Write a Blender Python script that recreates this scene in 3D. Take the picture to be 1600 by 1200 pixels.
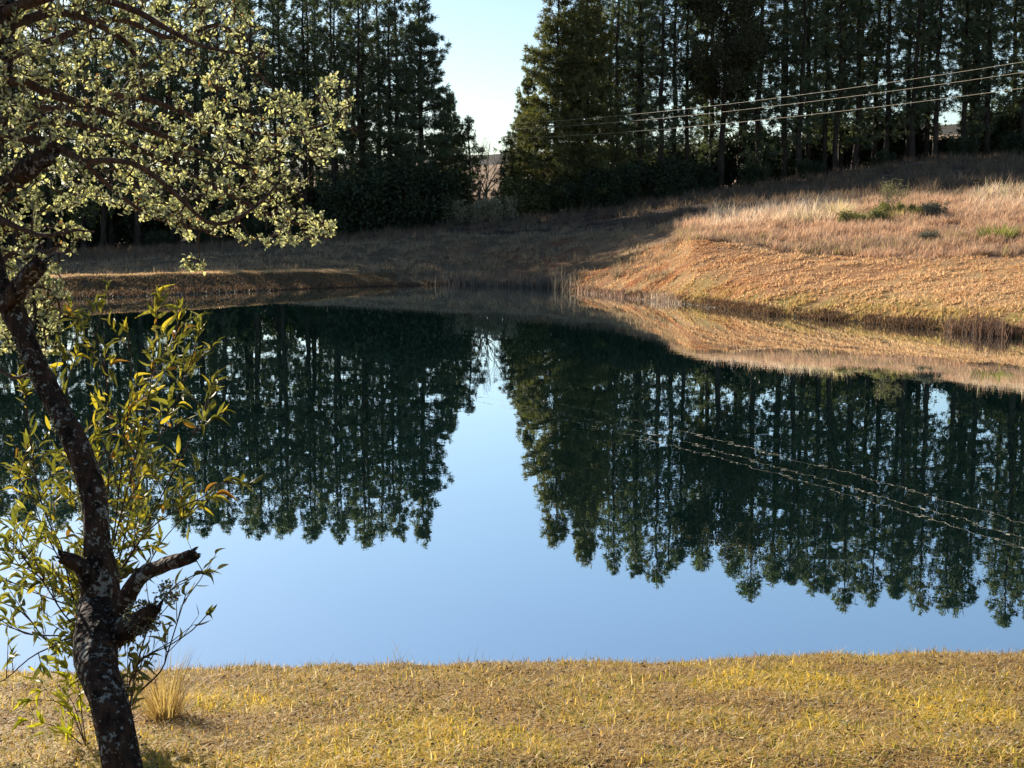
import bpy, math
import numpy as np
from mathutils import Vector

R = math.radians
for o in list(bpy.data.objects):
    bpy.data.objects.remove(o)
scene = bpy.context.scene
COL = scene.collection

# ------------------------------------------------------------------ camera, sky, sun, exposure
CAM_Z = 3.0
FPX = 2133.0
PITCH = math.atan(250.0 / FPX)
cd = bpy.data.cameras.new('camera')
cd.lens = 48.0
cd.sensor_width = 36.0
cd.clip_start = 0.05
cd.clip_end = 9000.0
cam = bpy.data.objects.new('camera', cd)
cam.location = (0, 0, CAM_Z)
cam.rotation_euler = (R(90) - PITCH, 0, 0)
COL.objects.link(cam)
scene.camera = cam

SUN_EL, SUN_AZ = R(22.2), R(-38.0)      # azimuth measured from +Y towards +X
world = bpy.data.worlds.new('World')
scene.world = world
world.use_nodes = True
wn = world.node_tree
bg = wn.nodes['Background']
sky = wn.nodes.new('ShaderNodeTexSky')
sky.sky_type = 'NISHITA'
sky.sun_disc = False
sky.sun_elevation = SUN_EL
sky.sun_rotation = SUN_AZ
sky.air_density = 1.0
sky.dust_density = 0.3
sky.ozone_density = 2.2
wn.links.new(sky.outputs[0], bg.inputs['Color'])
bg.inputs['Strength'].default_value = 0.073

sd = bpy.data.lights.new('sun', 'SUN')
sd.energy = 5.0
sd.angle = R(0.5)
sd.color = (1.0, 0.90, 0.76)
sun = bpy.data.objects.new('sun', sd)
sdir = Vector((math.sin(SUN_AZ) * math.cos(SUN_EL), math.cos(SUN_AZ) * math.cos(SUN_EL), math.sin(SUN_EL)))
sun.rotation_euler = sdir.to_track_quat('Z', 'Y').to_euler()
sun.location = (-30, 40, 40)
COL.objects.link(sun)

scene.view_settings.view_transform = 'Standard'
scene.view_settings.look = 'None'
scene.view_settings.exposure = 1.1
scene.view_settings.gamma = 1.0
scene.render.engine = 'CYCLES'
scene.cycles.max_bounces = 6
scene.cycles.diffuse_bounces = 3
scene.cycles.glossy_bounces = 3
scene.cycles.transmission_bounces = 3
scene.cycles.transparent_max_bounces = 8
scene.cycles.sample_clamp_indirect = 4.0

# ------------------------------------------------------------------ helpers
def P(px, py, Y):
    """world point that stands Y metres ahead of the viewpoint in the direction of a photo pixel"""
    v = (py - 600.0) / FPX
    h = (px - 800.0) / FPX
    ry = math.cos(PITCH) - v * math.sin(PITCH)
    rz = -math.sin(PITCH) - v * math.cos(PITCH)
    t = Y / ry
    return np.array((h * t, Y, CAM_Z + rz * t))

def rng(seed):
    return np.random.default_rng(seed)

def _hash(ix, iy, seed):
    n = (ix * 374761393 + iy * 668265263 + seed * 1274126177) & 0x7fffffff
    n = ((n ^ (n >> 13)) * 1274126177) & 0x7fffffff
    n = n ^ (n >> 16)
    return (n & 0xffff) / 65535.0

def vnoise(x, y, seed=0):
    x = np.asarray(x, float); y = np.asarray(y, float)
    ix = np.floor(x).astype(np.int64); iy = np.floor(y).astype(np.int64)
    fx = x - ix; fy = y - iy
    fx = fx * fx * (3 - 2 * fx); fy = fy * fy * (3 - 2 * fy)
    a = _hash(ix, iy, seed); b = _hash(ix + 1, iy, seed)
    c = _hash(ix, iy + 1, seed); d = _hash(ix + 1, iy + 1, seed)
    return (a * (1 - fx) + b * fx) * (1 - fy) + (c * (1 - fx) + d * fx) * fy

def fbm(x, y, seed=0, octv=3):
    s = 0; a = 0.5; t = 0
    for i in range(octv):
        s = s + a * vnoise(x * 2 ** i, y * 2 ** i, seed + i * 17); t += a; a *= 0.5
    return s / t

def sstep(a, b, x):
    t = np.clip((x - a) / (b - a), 0, 1)
    return t * t * (3 - 2 * t)

class MB:
    """collects vertices and faces; build() links them as ONE mesh object"""
    def __init__(self):
        self.V = []; self.F = []; self.C = []; self.n = 0
    def add(self, V, faces, col=(1, 1, 1), mat=0):
        V = np.asarray(V, float).reshape(-1, 3)
        col = np.asarray(col, float)
        if col.ndim == 1:
            col = np.repeat(col[None, :], len(V), 0)
        for f in faces:
            f = np.asarray(f, np.int64)
            if len(f):
                self.F.append((f + self.n, mat))
        self.V.append(V); self.C.append(col); self.n += len(V)
    def build(self, name, mats, parent=None, smooth=False):
        V = np.concatenate(self.V); C = np.concatenate(self.C)
        me = bpy.data.meshes.new(name)
        me.vertices.add(len(V)); me.vertices.foreach_set('co', V.astype(np.float32).ravel())
        loops = np.concatenate([f.ravel() for f, m in self.F])
        tot = np.concatenate([np.full(len(f), f.shape[1]) for f, m in self.F])
        mi = np.concatenate([np.full(len(f), m) for f, m in self.F])
        st = np.concatenate([[0], np.cumsum(tot)[:-1]])
        me.loops.add(len(loops)); me.loops.foreach_set('vertex_index', loops.astype(np.int32))
        me.polygons.add(len(tot)); me.polygons.foreach_set('loop_start', st.astype(np.int32))
        me.polygons.foreach_set('material_index', mi.astype(np.int32))
        me.polygons.foreach_set('use_smooth', np.full(len(tot), smooth))
        ca = me.color_attributes.new('Col', 'FLOAT_COLOR', 'POINT')
        c4 = np.ones((len(V), 4), np.float32); c4[:, :3] = C
        ca.data.foreach_set('color', c4.ravel())
        for m in (mats if isinstance(mats, (list, tuple)) else [mats]):
            me.materials.append(m)
        me.update(calc_edges=True); me.validate()
        o = bpy.data.objects.new(name, me)
        COL.objects.link(o)
        if parent is not None:
            o.parent = parent
        return o

def tag(o, label=None, cat=None, group=None, kind=None):
    if label: o['label'] = label
    if cat: o['category'] = cat
    if group: o['group'] = group
    if kind: o['kind'] = kind
    return o

def thing(name, loc, label, cat, group=None, rz=0.0):
    o = bpy.data.objects.new(name, None)
    o.empty_display_size = 0.2
    o.location = loc; o.rotation_euler = (0, 0, rz)
    COL.objects.link(o)
    return tag(o, label, cat, group)

def copy_tree(root, loc, rz, sc, label, group=None):
    r = root.copy(); COL.objects.link(r)
    r.location = loc; r.rotation_euler = (0, 0, rz); r.scale = sc
    r['label'] = label
    if group: r['group'] = group
    for ch in root.children:
        c = ch.copy(); COL.objects.link(c); c.parent = r
    return r

def norm(a):
    return a / np.maximum(np.linalg.norm(a, axis=-1, keepdims=True), 1e-9)

def frames(d, n_hint):
    """columns: width axis, length axis d, normal axis (towards n_hint)"""
    d = norm(d)
    w = norm(np.cross(d, n_hint))
    n = np.cross(w, d)
    return w, d, n

# templates: (verts, [face arrays])
BLADE = (np.array([(-.5, 0, 0), (.5, 0, 0), (-.38, .5, .06), (.38, .5, .06), (0, 1, .28)], float),
         [np.array([(0, 1, 3, 2)]), np.array([(2, 3, 4)])])
NEEDLE = (np.array([(-.35, 0, 0), (.35, 0, 0), (.5, .55, .03), (-.5, .55, .03), (0, 1, .12)], float),
          [np.array([(0, 1, 2, 3)]), np.array([(3, 2, 4)])])
LEAF4 = (np.array([(0, 0, 0), (-.5, .5, .09), (0, .52, -.03), (.5, .5, .09), (0, 1, .03), (-.36, .82, .07), (.36, .82, .07), (-.3, .2, .04), (.3, .2, .04)], float),
         [np.array([(0, 2, 1), (0, 3, 2)])[:0], np.array([(0, 2, 1, 7), (0, 8, 3, 2), (2, 4, 5, 1), (2, 3, 6, 4)])])
def lance():
    ys = np.linspace(0, 1, 8); V = []; F = []
    ws = np.array([.06, .34, .46, .5, .46, .36, .2, .01])
    for y, w in zip(ys, ws):
        z = -.35 * (y - .1) ** 2
        V += [(-w, y, z + w * .22), (0, y, z), (w, y, z + w * .22)]
    for i in range(7):
        a = i * 3
        F += [(a, a + 1, a + 4, a + 3), (a + 1, a + 2, a + 5, a + 4)]
    return (np.array(V), [np.array(F)])
LANCE = lance()

def scatter(mb, tpl, pos, d, n, width, length, col, mat=0, curl=1.0):
    N = len(pos)
    if N == 0: return
    tv, tf = tpl
    w, d, n = frames(d, n)
    width = np.broadcast_to(width, (N,)); length = np.broadcast_to(length, (N,))
    curl = np.broadcast_to(curl, (N,))
    V = (pos[:, None, :] + tv[None, :, 0, None] * (w * width[:, None])[:, None, :]
         + tv[None, :, 1, None] * (d * length[:, None])[:, None, :]
         + tv[None, :, 2, None] * (n * (length * curl)[:, None])[:, None, :])
    k = len(tv)
    off = (np.arange(N) * k)[:, None, None]
    faces = [(f[None] + off).reshape(-1, f.shape[1]) for f in tf if len(f)]
    col = np.asarray(col, float)
    if col.ndim == 1: col = np.repeat(col[None], N, 0)
    mb.add(V.reshape(-1, 3), faces, np.repeat(col, k, 0), mat)

def rvec(r, N):
    return norm(r.normal(size=(N, 3)))

def mixc(a, b, t):
    a = np.asarray(a, float); b = np.asarray(b, float); t = np.asarray(t)[..., None]
    return a * (1 - t) + b * t

def resample(pts, step):
    pts = np.asarray(pts, float)
    # catmull-rom
    out = []
    Pn = len(pts)
    for i in range(Pn - 1):
        p0 = pts[max(i - 1, 0)]; p1 = pts[i]; p2 = pts[i + 1]; p3 = pts[min(i + 2, Pn - 1)]
        k = max(1, int(np.linalg.norm((p2 - p1)[:3]) / step))
        for j in range(k):
            t = j / k
            out.append(0.5 * ((2 * p1) + (-p0 + p2) * t + (2 * p0 - 5 * p1 + 4 * p2 - p3) * t * t + (-p0 + 3 * p1 - 3 * p2 + p3) * t ** 3))
    out.append(pts[-1])
    return np.array(out)

def tube(mb, pts, rad, segs=6, col=(1, 1, 1), mat=0, cap=False, rough=0.0, seed=0, ridge=0.0):
    pts = np.asarray(pts, float); n = len(pts)
    rad = np.broadcast_to(rad, (n,)).astype(float)
    tg = np.gradient(pts, axis=0); tg = norm(tg)
    ref = np.array((0.13, 0.31, 0.94)) if abs(tg[0][2]) < 0.9 else np.array((0.9, 0.2, 0.1))
    u = np.zeros_like(pts)
    uu = norm(np.cross(tg[0], ref))
    for i in range(n):
        uu = uu - tg[i] * np.dot(uu, tg[i]); uu = uu / np.linalg.norm(uu); u[i] = uu
    v = np.cross(tg, u)
    a = np.arange(segs) / segs * 2 * math.pi
    rr = np.repeat(rad[:, None], segs, 1)
    if rough > 0:
        s = np.cumsum(np.r_[0, np.linalg.norm(np.diff(pts, axis=0), axis=1)])
        A, S = np.meshgrid(a, s)
        sc = 1.0 / max(rad.max(), 1e-3)
        nz = fbm(np.cos(A) * 1.6 + 7 + S * sc * .25, np.sin(A) * 1.6 + S * sc * .6 + 3, seed, 4) - .5
        nz2 = np.abs(fbm(np.cos(A) * 5 + 9 + S * sc * .12, np.sin(A) * 5 + S * sc * .22, seed + 5, 3) - .5) * 2
        rr = rr * (1 + rough * 1.6 * nz - ridge * (1 - nz2) * .35)
    V = pts[:, None, :] + (np.cos(a)[None, :, None] * u[:, None, :] + np.sin(a)[None, :, None] * v[:, None, :]) * rr[:, :, None]
    i = np.arange(n - 1)[:, None] * segs; j = np.arange(segs)[None, :]; j2 = (j + 1) % segs
    F = np.stack([i + j, i + j2, i + segs + j2, i + segs + j], -1).reshape(-1, 4)
    VV = V.reshape(-1, 3)
    faces = [F]
    if cap:
        VV = np.vstack([VV, pts[-1] + tg[-1] * rad[-1] * .15])
        c = len(VV) - 1; b = (n - 1) * segs
        jj = np.arange(segs)
        faces.append(np.stack([b + jj, b + (jj + 1) % segs, np.full(segs, c)], -1))
    mb.add(VV, faces, col, mat)

# ------------------------------------------------------------------ materials
def new_mat(name):
    m = bpy.data.materials.new(name); m.use_nodes = True
    nt = m.node_tree; nt.nodes.clear()
    return m, nt, nt.nodes, nt.links

def leaf_mat(name, transl=0.4, rough=0.55, spec=0.3, tint=(1, 1, 1), tcol=(1.0, 1.0, 0.7), gain=1.0):
    m, nt, N, L = new_mat(name)
    out = N.new('ShaderNodeOutputMaterial')
    at = N.new('ShaderNodeAttribute'); at.attribute_name = 'Col'
    pr = N.new('ShaderNodeBsdfPrincipled'); pr.inputs['Roughness'].default_value = rough
    pr.inputs['Specular IOR Level'].default_value = spec
    tr = N.new('ShaderNodeBsdfTranslucent')
    mu = N.new('ShaderNodeMix'); mu.data_type = 'RGBA'; mu.blend_type = 'MULTIPLY'; mu.inputs[0].default_value = 1
    L.new(at.outputs['Color'], mu.inputs[6]); mu.inputs[7].default_value = (*tint, 1)
    m2 = N.new('ShaderNodeMix'); m2.data_type = 'RGBA'; m2.blend_type = 'MULTIPLY'; m2.inputs[0].default_value = 1
    L.new(mu.outputs[2], m2.inputs[6]); m2.inputs[7].default_value = tuple(c * gain for c in tcol) + (1,)
    L.new(mu.outputs[2], pr.inputs['Base Color']); L.new(m2.outputs[2], tr.inputs['Color'])
    mx = N.new('ShaderNodeMixShader'); mx.inputs[0].default_value = transl
    L.new(pr.outputs[0], mx.inputs[1]); L.new(tr.outputs[0], mx.inputs[2]); L.new(mx.outputs[0], out.inputs[0])
    return m

def bark_mat(name, c1, c2, scale=8.0, bump=0.6, lichen=None, dist=0.02):
    m, nt, N, L = new_mat(name)
    out = N.new('ShaderNodeOutputMaterial')
    pr = N.new('ShaderNodeBsdfPrincipled'); pr.inputs['Roughness'].default_value = 0.9
    pr.inputs['Specular IOR Level'].default_value = 0.15
    tc = N.new('ShaderNodeTexCoord')
    mp = N.new('ShaderNodeMapping'); mp.inputs['Scale'].default_value = (1, 1, 0.3)
    L.new(tc.outputs['Object'], mp.inputs[0])
    nz = N.new('ShaderNodeTexNoise'); nz.inputs['Scale'].default_value = scale; nz.inputs['Detail'].default_value = 6
    L.new(mp.outputs[0], nz.inputs['Vector'])
    vo = N.new('ShaderNodeTexVoronoi'); vo.inputs['Scale'].default_value = scale * 1.3
    L.new(mp.outputs[0], vo.inputs['Vector'])
    cr = N.new('ShaderNodeValToRGB'); cr.color_ramp.elements[0].position = 0.35; cr.color_ramp.elements[1].position = 0.7
    cr.color_ramp.elements[0].color = (*c1, 1); cr.color_ramp.elements[1].color = (*c2, 1)
    L.new(nz.outputs['Fac'], cr.inputs[0])
    colsock = cr.outputs[0]
    if lichen:
        n2 = N.new('ShaderNodeTexNoise'); n2.inputs['Scale'].default_value = lichen[1]; n2.inputs['Detail'].default_value = 5
        n2.inputs['Roughness'].default_value = .7
        L.new(tc.outputs['Object'], n2.inputs['Vector'])
        r2 = N.new('ShaderNodeValToRGB'); r2.color_ramp.elements[0].position = lichen[2]; r2.color_ramp.elements[1].position = lichen[2] + .04
        n3 = N.new('ShaderNodeTexNoise'); n3.inputs['Scale'].default_value = lichen[1] * .2; n3.inputs['Detail'].default_value = 2
        L.new(tc.outputs['Object'], n3.inputs['Vector'])
        av = N.new('ShaderNodeMath'); av.operation = 'MULTIPLY_ADD'; av.inputs[1].default_value = .4
        L.new(n3.outputs['Fac'], av.inputs[0]); L.new(n2.outputs['Fac'], av.inputs[2]); L.new(av.outputs[0], r2.inputs[0])
        mx = N.new('ShaderNodeMix'); mx.data_type = 'RGBA'
        L.new(r2.outputs[0], mx.inputs[0]); L.new(colsock, mx.inputs[6]); mx.inputs[7].default_value = (*lichen[0], 1)
        colsock = mx.outputs[2]
    L.new(colsock, pr.inputs['Base Color'])
    ad = N.new('ShaderNodeMath'); ad.operation = 'ADD'
    L.new(nz.outputs['Fac'], ad.inputs[0]); L.new(vo.outputs['Distance'], ad.inputs[1])
    bp = N.new('ShaderNodeBump'); bp.inputs['Strength'].default_value = bump; bp.inputs['Distance'].default_value = dist
    L.new(ad.outputs[0], bp.inputs['Height']); L.new(bp.outputs[0], pr.inputs['Normal'])
    L.new(pr.outputs[0], out.inputs[0])
    return m

M_NEEDLE = leaf_mat('pine_needles', 0.3, 0.6, 0.25, tcol=(1.0, 1.05, 0.5), gain=1.3)
M_BUSH = leaf_mat('bush_leaves', 0.3, 0.55, 0.3, tcol=(1, 1, .6), gain=1.2)
M_LEAF = leaf_mat('small_felted_leaves', 0.5, 0.75, 0.1, tcol=(1.0, 1.0, 0.72), gain=1.15)
M_LANCE = leaf_mat('lance_leaves', 0.45, 0.5, 0.25, tcol=(1.0, .93, 0.25), gain=1.0)
M_GRASS = leaf_mat('lawn_blades', 0.4, 0.6, 0.2, tcol=(1.0, .95, 0.6), gain=1.2)
M_DRY = leaf_mat('dry_grass_blades', 0.42, 0.7, 0.15, tcol=(1.0, .92, 0.78), gain=1.25)
M_PBARK = bark_mat('pine_bark', (0.022, 0.017, 0.014), (0.07, 0.052, 0.04), 5.0, 0.5)
M_BARK = bark_mat('lichened_bark', (0.010, 0.006, 0.004), (0.065, 0.036, 0.022), 38.0, 1.0, ((0.21, 0.20, 0.17), 55.0, .775), 0.014)
M_TWIG = bark_mat('twig_bark', (0.035, 0.02, 0.014), (0.12, 0.07, 0.05), 60.0, 0.5, None, 0.002)
M_DEAD = bark_mat('dead_wood', (0.12, 0.10, 0.085), (0.25, 0.21, 0.17), 9.0, 0.3)

def ground_mat():
    m, nt, N, L = new_mat('ground_soil_and_turf')
    out = N.new('ShaderNodeOutputMaterial')
    pr = N.new('ShaderNodeBsdfPrincipled'); pr.inputs['Roughness'].default_value = 0.95
    pr.inputs['Specular IOR Level'].default_value = 0.1
    at = N.new('ShaderNodeAttribute'); at.attribute_name = 'Col'
    tc = N.new('ShaderNodeTexCoord')
    n1 = N.new('ShaderNodeTexNoise'); n1.inputs['Scale'].default_value = 3.2; n1.inputs['Detail'].default_value = 8; n1.inputs['Roughness'].default_value = .75
    L.new(tc.outputs['Object'], n1.inputs['Vector'])
    cr = N.new('ShaderNodeValToRGB')
    cr.color_ramp.elements[0].position = .3; cr.color_ramp.elements[0].color = (.42, .38, .34, 1)
    cr.color_ramp.elements[1].position = .68; cr.color_ramp.elements[1].color = (1.35, 1.3, 1.2, 1)
    L.new(n1.outputs['Fac'], cr.inputs[0])
    mu = N.new('ShaderNodeMix'); mu.data_type = 'RGBA'; mu.blend_type = 'MULTIPLY'; mu.inputs[0].default_value = 1
    L.new(at.outputs['Color'], mu.inputs[6]); L.new(cr.outputs[0], mu.inputs[7])
    L.new(mu.outputs[2], pr.inputs['Base Color'])
    n2 = N.new('ShaderNodeTexNoise'); n2.inputs['Scale'].default_value = 7; n2.inputs['Detail'].default_value = 6; n2.inputs['Roughness'].default_value = .8
    L.new(tc.outputs['Object'], n2.inputs['Vector'])
    bp = N.new('ShaderNodeBump'); bp.inputs['Strength'].default_value = 0.9; bp.inputs['Distance'].default_value = 0.12
    L.new(n2.outputs['Fac'], bp.inputs['Height']); L.new(bp.outputs[0], pr.inputs['Normal'])
    L.new(pr.outputs[0], out.inputs[0])
    return m
M_GROUND = ground_mat()

def water_mat():
    m, nt, N, L = new_mat('pond_water')
    out = N.new('ShaderNodeOutputMaterial')
    tc = N.new('ShaderNodeTexCoord')
    mp = N.new('ShaderNodeMapping'); mp.inputs['Scale'].default_value = (1.0, 0.55, 1)
    L.new(tc.outputs['Object'], mp.inputs[0])
    n1 = N.new('ShaderNodeTexNoise'); n1.inputs['Scale'].default_value = 4.2; n1.inputs['Detail'].default_value = 2.0
    n2 = N.new('ShaderNodeTexNoise'); n2.inputs['Scale'].default_value = 0.8; n2.inputs['Detail'].default_value = 1.0
    n3 = N.new('ShaderNodeTexNoise'); n3.inputs['Scale'].default_value = 0.09; n3.inputs['Detail'].default_value = 2.0
    L.new(mp.outputs[0], n1.inputs['Vector']); L.new(mp.outputs[0], n2.inputs['Vector']); L.new(tc.outputs['Object'], n3.inputs['Vector'])
    # breeze patches change how rough the surface is
    mr = N.new('ShaderNodeMapRange'); mr.inputs[1].default_value = .38; mr.inputs[2].default_value = .62
    mr.inputs[3].default_value = .45; mr.inputs[4].default_value = 1.25
    L.new(n3.outputs['Fac'], mr.inputs[0])
    mu = N.new('ShaderNodeMath'); mu.operation = 'MULTIPLY'
    L.new(n1.outputs['Fac'], mu.inputs[0]); L.new(mr.outputs[0], mu.inputs[1])
    m3 = N.new('ShaderNodeMath'); m3.operation = 'MULTIPLY'; m3.inputs[1].default_value = 3.0
    L.new(n2.outputs['Fac'], m3.inputs[0])
    ad = N.new('ShaderNodeMath'); ad.operation = 'ADD'
    L.new(mu.outputs[0], ad.inputs[0]); L.new(m3.outputs[0], ad.inputs[1])
    bp = N.new('ShaderNodeBump'); bp.inputs['Strength'].default_value = 1.0; bp.inputs['Distance'].default_value = 0.0005
    L.new(ad.outputs[0], bp.inputs['Height'])
    gl = N.new('ShaderNodeBsdfGlossy'); gl.inputs['Roughness'].default_value = 0.0
    gl.inputs['Color'].default_value = (.92, .97, 1.0, 1)
    df = N.new('ShaderNodeBsdfDiffuse'); df.inputs['Color'].default_value = (0.004, 0.024, 0.022, 1)
    f0 = N.new('ShaderNodeFresnel'); f0.inputs['IOR'].default_value = 1.33
    fr = N.new('ShaderNodeMapRange'); fr.inputs[1].default_value = 0.0; fr.inputs[2].default_value = 0.8
    fr.inputs[3].default_value = 0.74; fr.inputs[4].default_value = 0.95
    L.new(f0.outputs[0], fr.inputs[0])
    L.new(bp.outputs[0], gl.inputs['Normal'])
    mx = N.new('ShaderNodeMixShader')
    L.new(fr.outputs[0], mx.inputs[0]); L.new(df.outputs[0], mx.inputs[1]); L.new(gl.outputs[0], mx.inputs[2])
    L.new(mx.outputs[0], out.inputs[0])
    return m
M_WATER = water_mat()

# ------------------------------------------------------------------ terrain
# columns of control points along viewing directions: shore distance, five bank points, then the ground under and beyond the wood
TU = np.array([-500, 100, 300, 420, 540, 700, 850, 960, 1083, 1200, 1400, 1600, 2100], float)
TN = [
    [(45, 0), (48, .7), (51, .7), (55, .3), (70, .5), (97, .5)],
    [(54.7, 0), (57.3, .76), (60.6, .74), (64, .35), (74, .7), (97, .9)],
    [(58.7, 0), (61.2, .8), (64.6, .76), (68, .5), (78, 1.05), (97, 1.4)],
    [(61.8, 0), (64.4, .72), (67.6, .74), (71, .65), (79.5, 1.4), (97, 1.8)],
    [(65, 0), (67.5, .55), (71, .7), (74, .9), (81, 1.78), (97, 2.1)],
    [(68, 0), (71, .6), (76, 1.3), (80, 1.9), (83, 2.15), (97, 2.9)],
    [(65, 0), (68, .7), (74, 1.4), (79, 2.1), (82, 2.3), (97, 3.7)],
    [(57, 0), (61, .8), (68, 1.6), (73, 2.2), (77, 2.45), (97, 4.3)],
    [(51, 0), (53.5, .9), (58, 2.25), (61, 2.5), (67, 2.95), (97, 5.1)],
    [(45.4, 0), (48.5, .9), (54, 1.85), (60, 2.7), (66, 3.3), (97, 5.8)],
    [(40.3, 0), (42.8, .65), (49.6, 1.67), (58, 2.8), (65, 3.8), (97, 7.3)],
    [(36, 0), (38.5, .65), (47, 1.8), (56, 3.0), (63, 4.2), (97, 7.9)],
    [(27, 0), (29.5, .7), (40, 2.0), (52, 3.7), (60, 5.1), (97, 9.3)]]
ZF = np.interp(TU, [-500, 100, 760, 1450, 2100], [9, 10, 15, 23, 28])
ZR = np.interp(TU, [-500, 100, 760, 1450, 2100], [18, 20, 33.5, 46, 52])
NODES = []
for k, c in enumerate(TN):
    yw = c[0][0]; z97 = c[5][1]
    NODES.append([(yw - 14, -2.6), (yw - 1.5, -.45)] + c + [(112, z97 + .6), (150, z97 + 2.2), (300, ZF[k]), (350, ZF[k] - 1), (600, ZR[k]), (1200, ZR[k] - 5), (4000, ZR[k] - 60)])
NODES = np.array(NODES)          # (cols, K, 2)
KN = NODES.shape[1]

def nodes_at(X, Y):
    u = 800 + FPX * X / np.maximum(Y, 12.0)
    u = np.clip(u, TU[0], TU[-1])
    yk = np.stack([np.interp(u, TU, NODES[:, k, 0]) for k in range(KN)], -1)
    zk = np.stack([np.interp(u, TU, NODES[:, k, 1]) for k in range(KN)], -1)
    return u, yk, zk

def near_bank(X, Y):
    Ys = Y + 0.02 * np.sin(X * 1.1 + .5) * sstep(4, 6, Y) - 0.085 * X - .06 + (vnoise(X * 1.7, Y * 0, 77) - .5) * .07 + (vnoise(X * 6, Y * 0, 78) - .5) * .05
    z = np.interp(Ys, [-60, -5, 2, 4, 5.6, 6.0, 6.25, 7.8, 9.5, 12], [2.2, 1.6, 1.42, 1.35, 1.10, 1.0, .86, 0.0, -.6, -3.0])
    return z

def height(X, Y, detail=True):
    X = np.asarray(X, float); Y = np.asarray(Y, float)
    sh = X.shape; X = X.ravel(); Y = Y.ravel()
    u, yk, zk = nodes_at(X, Y)
    z = zk[:, 0].copy()
    for k in range(KN - 1):
        a = yk[:, k]; b = yk[:, k + 1]
        t = np.clip((Y - a) / (b - a), 0, 1)
        inside = Y > a
        z = np.where(inside, zk[:, k] + (zk[:, k + 1] - zk[:, k]) * t, z)
    if detail:
        land = sstep(-.1, .5, z)
        far = sstep(60, 300, Y)
        z = z + land * ((fbm(X * .5, Y * .5, 3) - .5) * .22 + (fbm(X * 2.2, Y * 2.2, 9) - .5) * .08) + far * (fbm(X * .012, Y * .012, 5) - .5) * 5 * sstep(150, 400, Y)
    nb = near_bank(X, Y)
    if detail:
        nb = nb + (fbm(X * 3, Y * 3, 21) - .5) * .035 * sstep(-.1, .3, nb)
    side = np.clip((np.abs(X) - 38) * .2, -3, 1.5)
    z = np.maximum(z, nb)
    z = np.where(Y < 60, np.maximum(z, side), z)
    return z.reshape(sh)

def gcol(X, Y):
    """albedo of soil and matted turf by place"""
    u, yk, zk = nodes_at(X, Y)
    n = fbm(X * .35, Y * .35, 31); n2 = fbm(X * 1.3, Y * 1.3, 37)
    C = np.tile(np.array((.20, .14, .09)), (len(X), 1))
    yw, y1, y2, y4 = yk[:, 2], yk[:, 3], yk[:, 4], yk[:, 6]
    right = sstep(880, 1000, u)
    mown = mixc((.38, .20, .10), (.48, .32, .16), sstep(.3, .7, n))
    soil = sstep(.48, .62, fbm(X * .5 + 9, Y * .9, 41)) * sstep(1300, 1050, u) * sstep(.2, .9, (y2 - Y) / 6)
    mown = mixc(mown, (.42, .15, .06), soil * .85)
    green = sstep(.75, .2, (Y - yw) / 6.) * sstep(1000, 1150, u) * sstep(.35, .6, n2)
    mown = mixc(mown, (.30, .27, .07), green * .8)
    tall = mixc((.26, .16, .10), (.34, .23, .14), n2)
    C = mixc(mown, tall, sstep(-.4, .4, Y - y2))
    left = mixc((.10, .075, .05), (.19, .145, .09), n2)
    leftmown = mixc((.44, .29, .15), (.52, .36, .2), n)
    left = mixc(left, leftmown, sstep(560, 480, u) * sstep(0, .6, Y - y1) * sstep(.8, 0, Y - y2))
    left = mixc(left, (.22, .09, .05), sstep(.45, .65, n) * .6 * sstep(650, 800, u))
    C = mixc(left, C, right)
    weeds = mixc((.05, .038, .03), (.15, .11, .085), sstep(.35, .65, n2))
    C = mixc(C, weeds, sstep(0, 3, Y - y4))
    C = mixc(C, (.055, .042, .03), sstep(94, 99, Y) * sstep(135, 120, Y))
    field = mixc((.30, .205, .13), (.40, .29, .20), n)
    C = mixc(C, field, sstep(112, 125, Y))
    C = mixc(C, (.075, .07, .055), sstep(315, 330, Y))
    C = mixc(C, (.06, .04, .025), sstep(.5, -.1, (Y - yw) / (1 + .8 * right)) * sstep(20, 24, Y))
    near = mixc((.17, .10, .045), (.30, .19, .085), n2)
    C = mixc(near, C, sstep(12, 14, Y))
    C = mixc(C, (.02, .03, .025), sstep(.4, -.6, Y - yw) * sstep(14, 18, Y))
    return C

gx = np.r_[-np.geomspace(2200, 56, 40), np.arange(-55, -4.2, .5), np.arange(-4, 4.01, .08), np.arange(4.5, 55.01, .5), np.geomspace(56, 2200, 40)]
gy = np.r_[np.arange(-60, 3, 3), np.arange(3, 8.6, .07), np.arange(9, 24, 1.), np.arange(24, 100, .4), np.geomspace(100, 4000, 70)]
GX, GY = np.meshgrid(gx, gy)
GZ = height(GX, GY)
mb = MB()
nx, ny = len(gx), len(gy)
i = np.arange(ny - 1)[:, None] * nx; j = np.arange(nx - 1)[None, :]
F = np.stack([i + j, i + j + 1, i + nx + j + 1, i + nx + j], -1).reshape(-1, 4)
mb.add(np.stack([GX, GY, GZ], -1).reshape(-1, 3), [F], gcol(GX.ravel(), GY.ravel()))
ground = mb.build('ground', M_GROUND, smooth=True)
tag(ground, 'grassy banks around the pond rising to a hillside', kind='structure')
mb = MB()
mb.add([(-45, 5, 0), (45, 5, 0), (45, 74, 0), (-45, 74, 0)], [np.array([(0, 1, 2, 3)])])
pond = mb.build('water', M_WATER)
tag(pond, 'calm dark green pond water mirroring the trees and sky', kind='structure')

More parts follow.
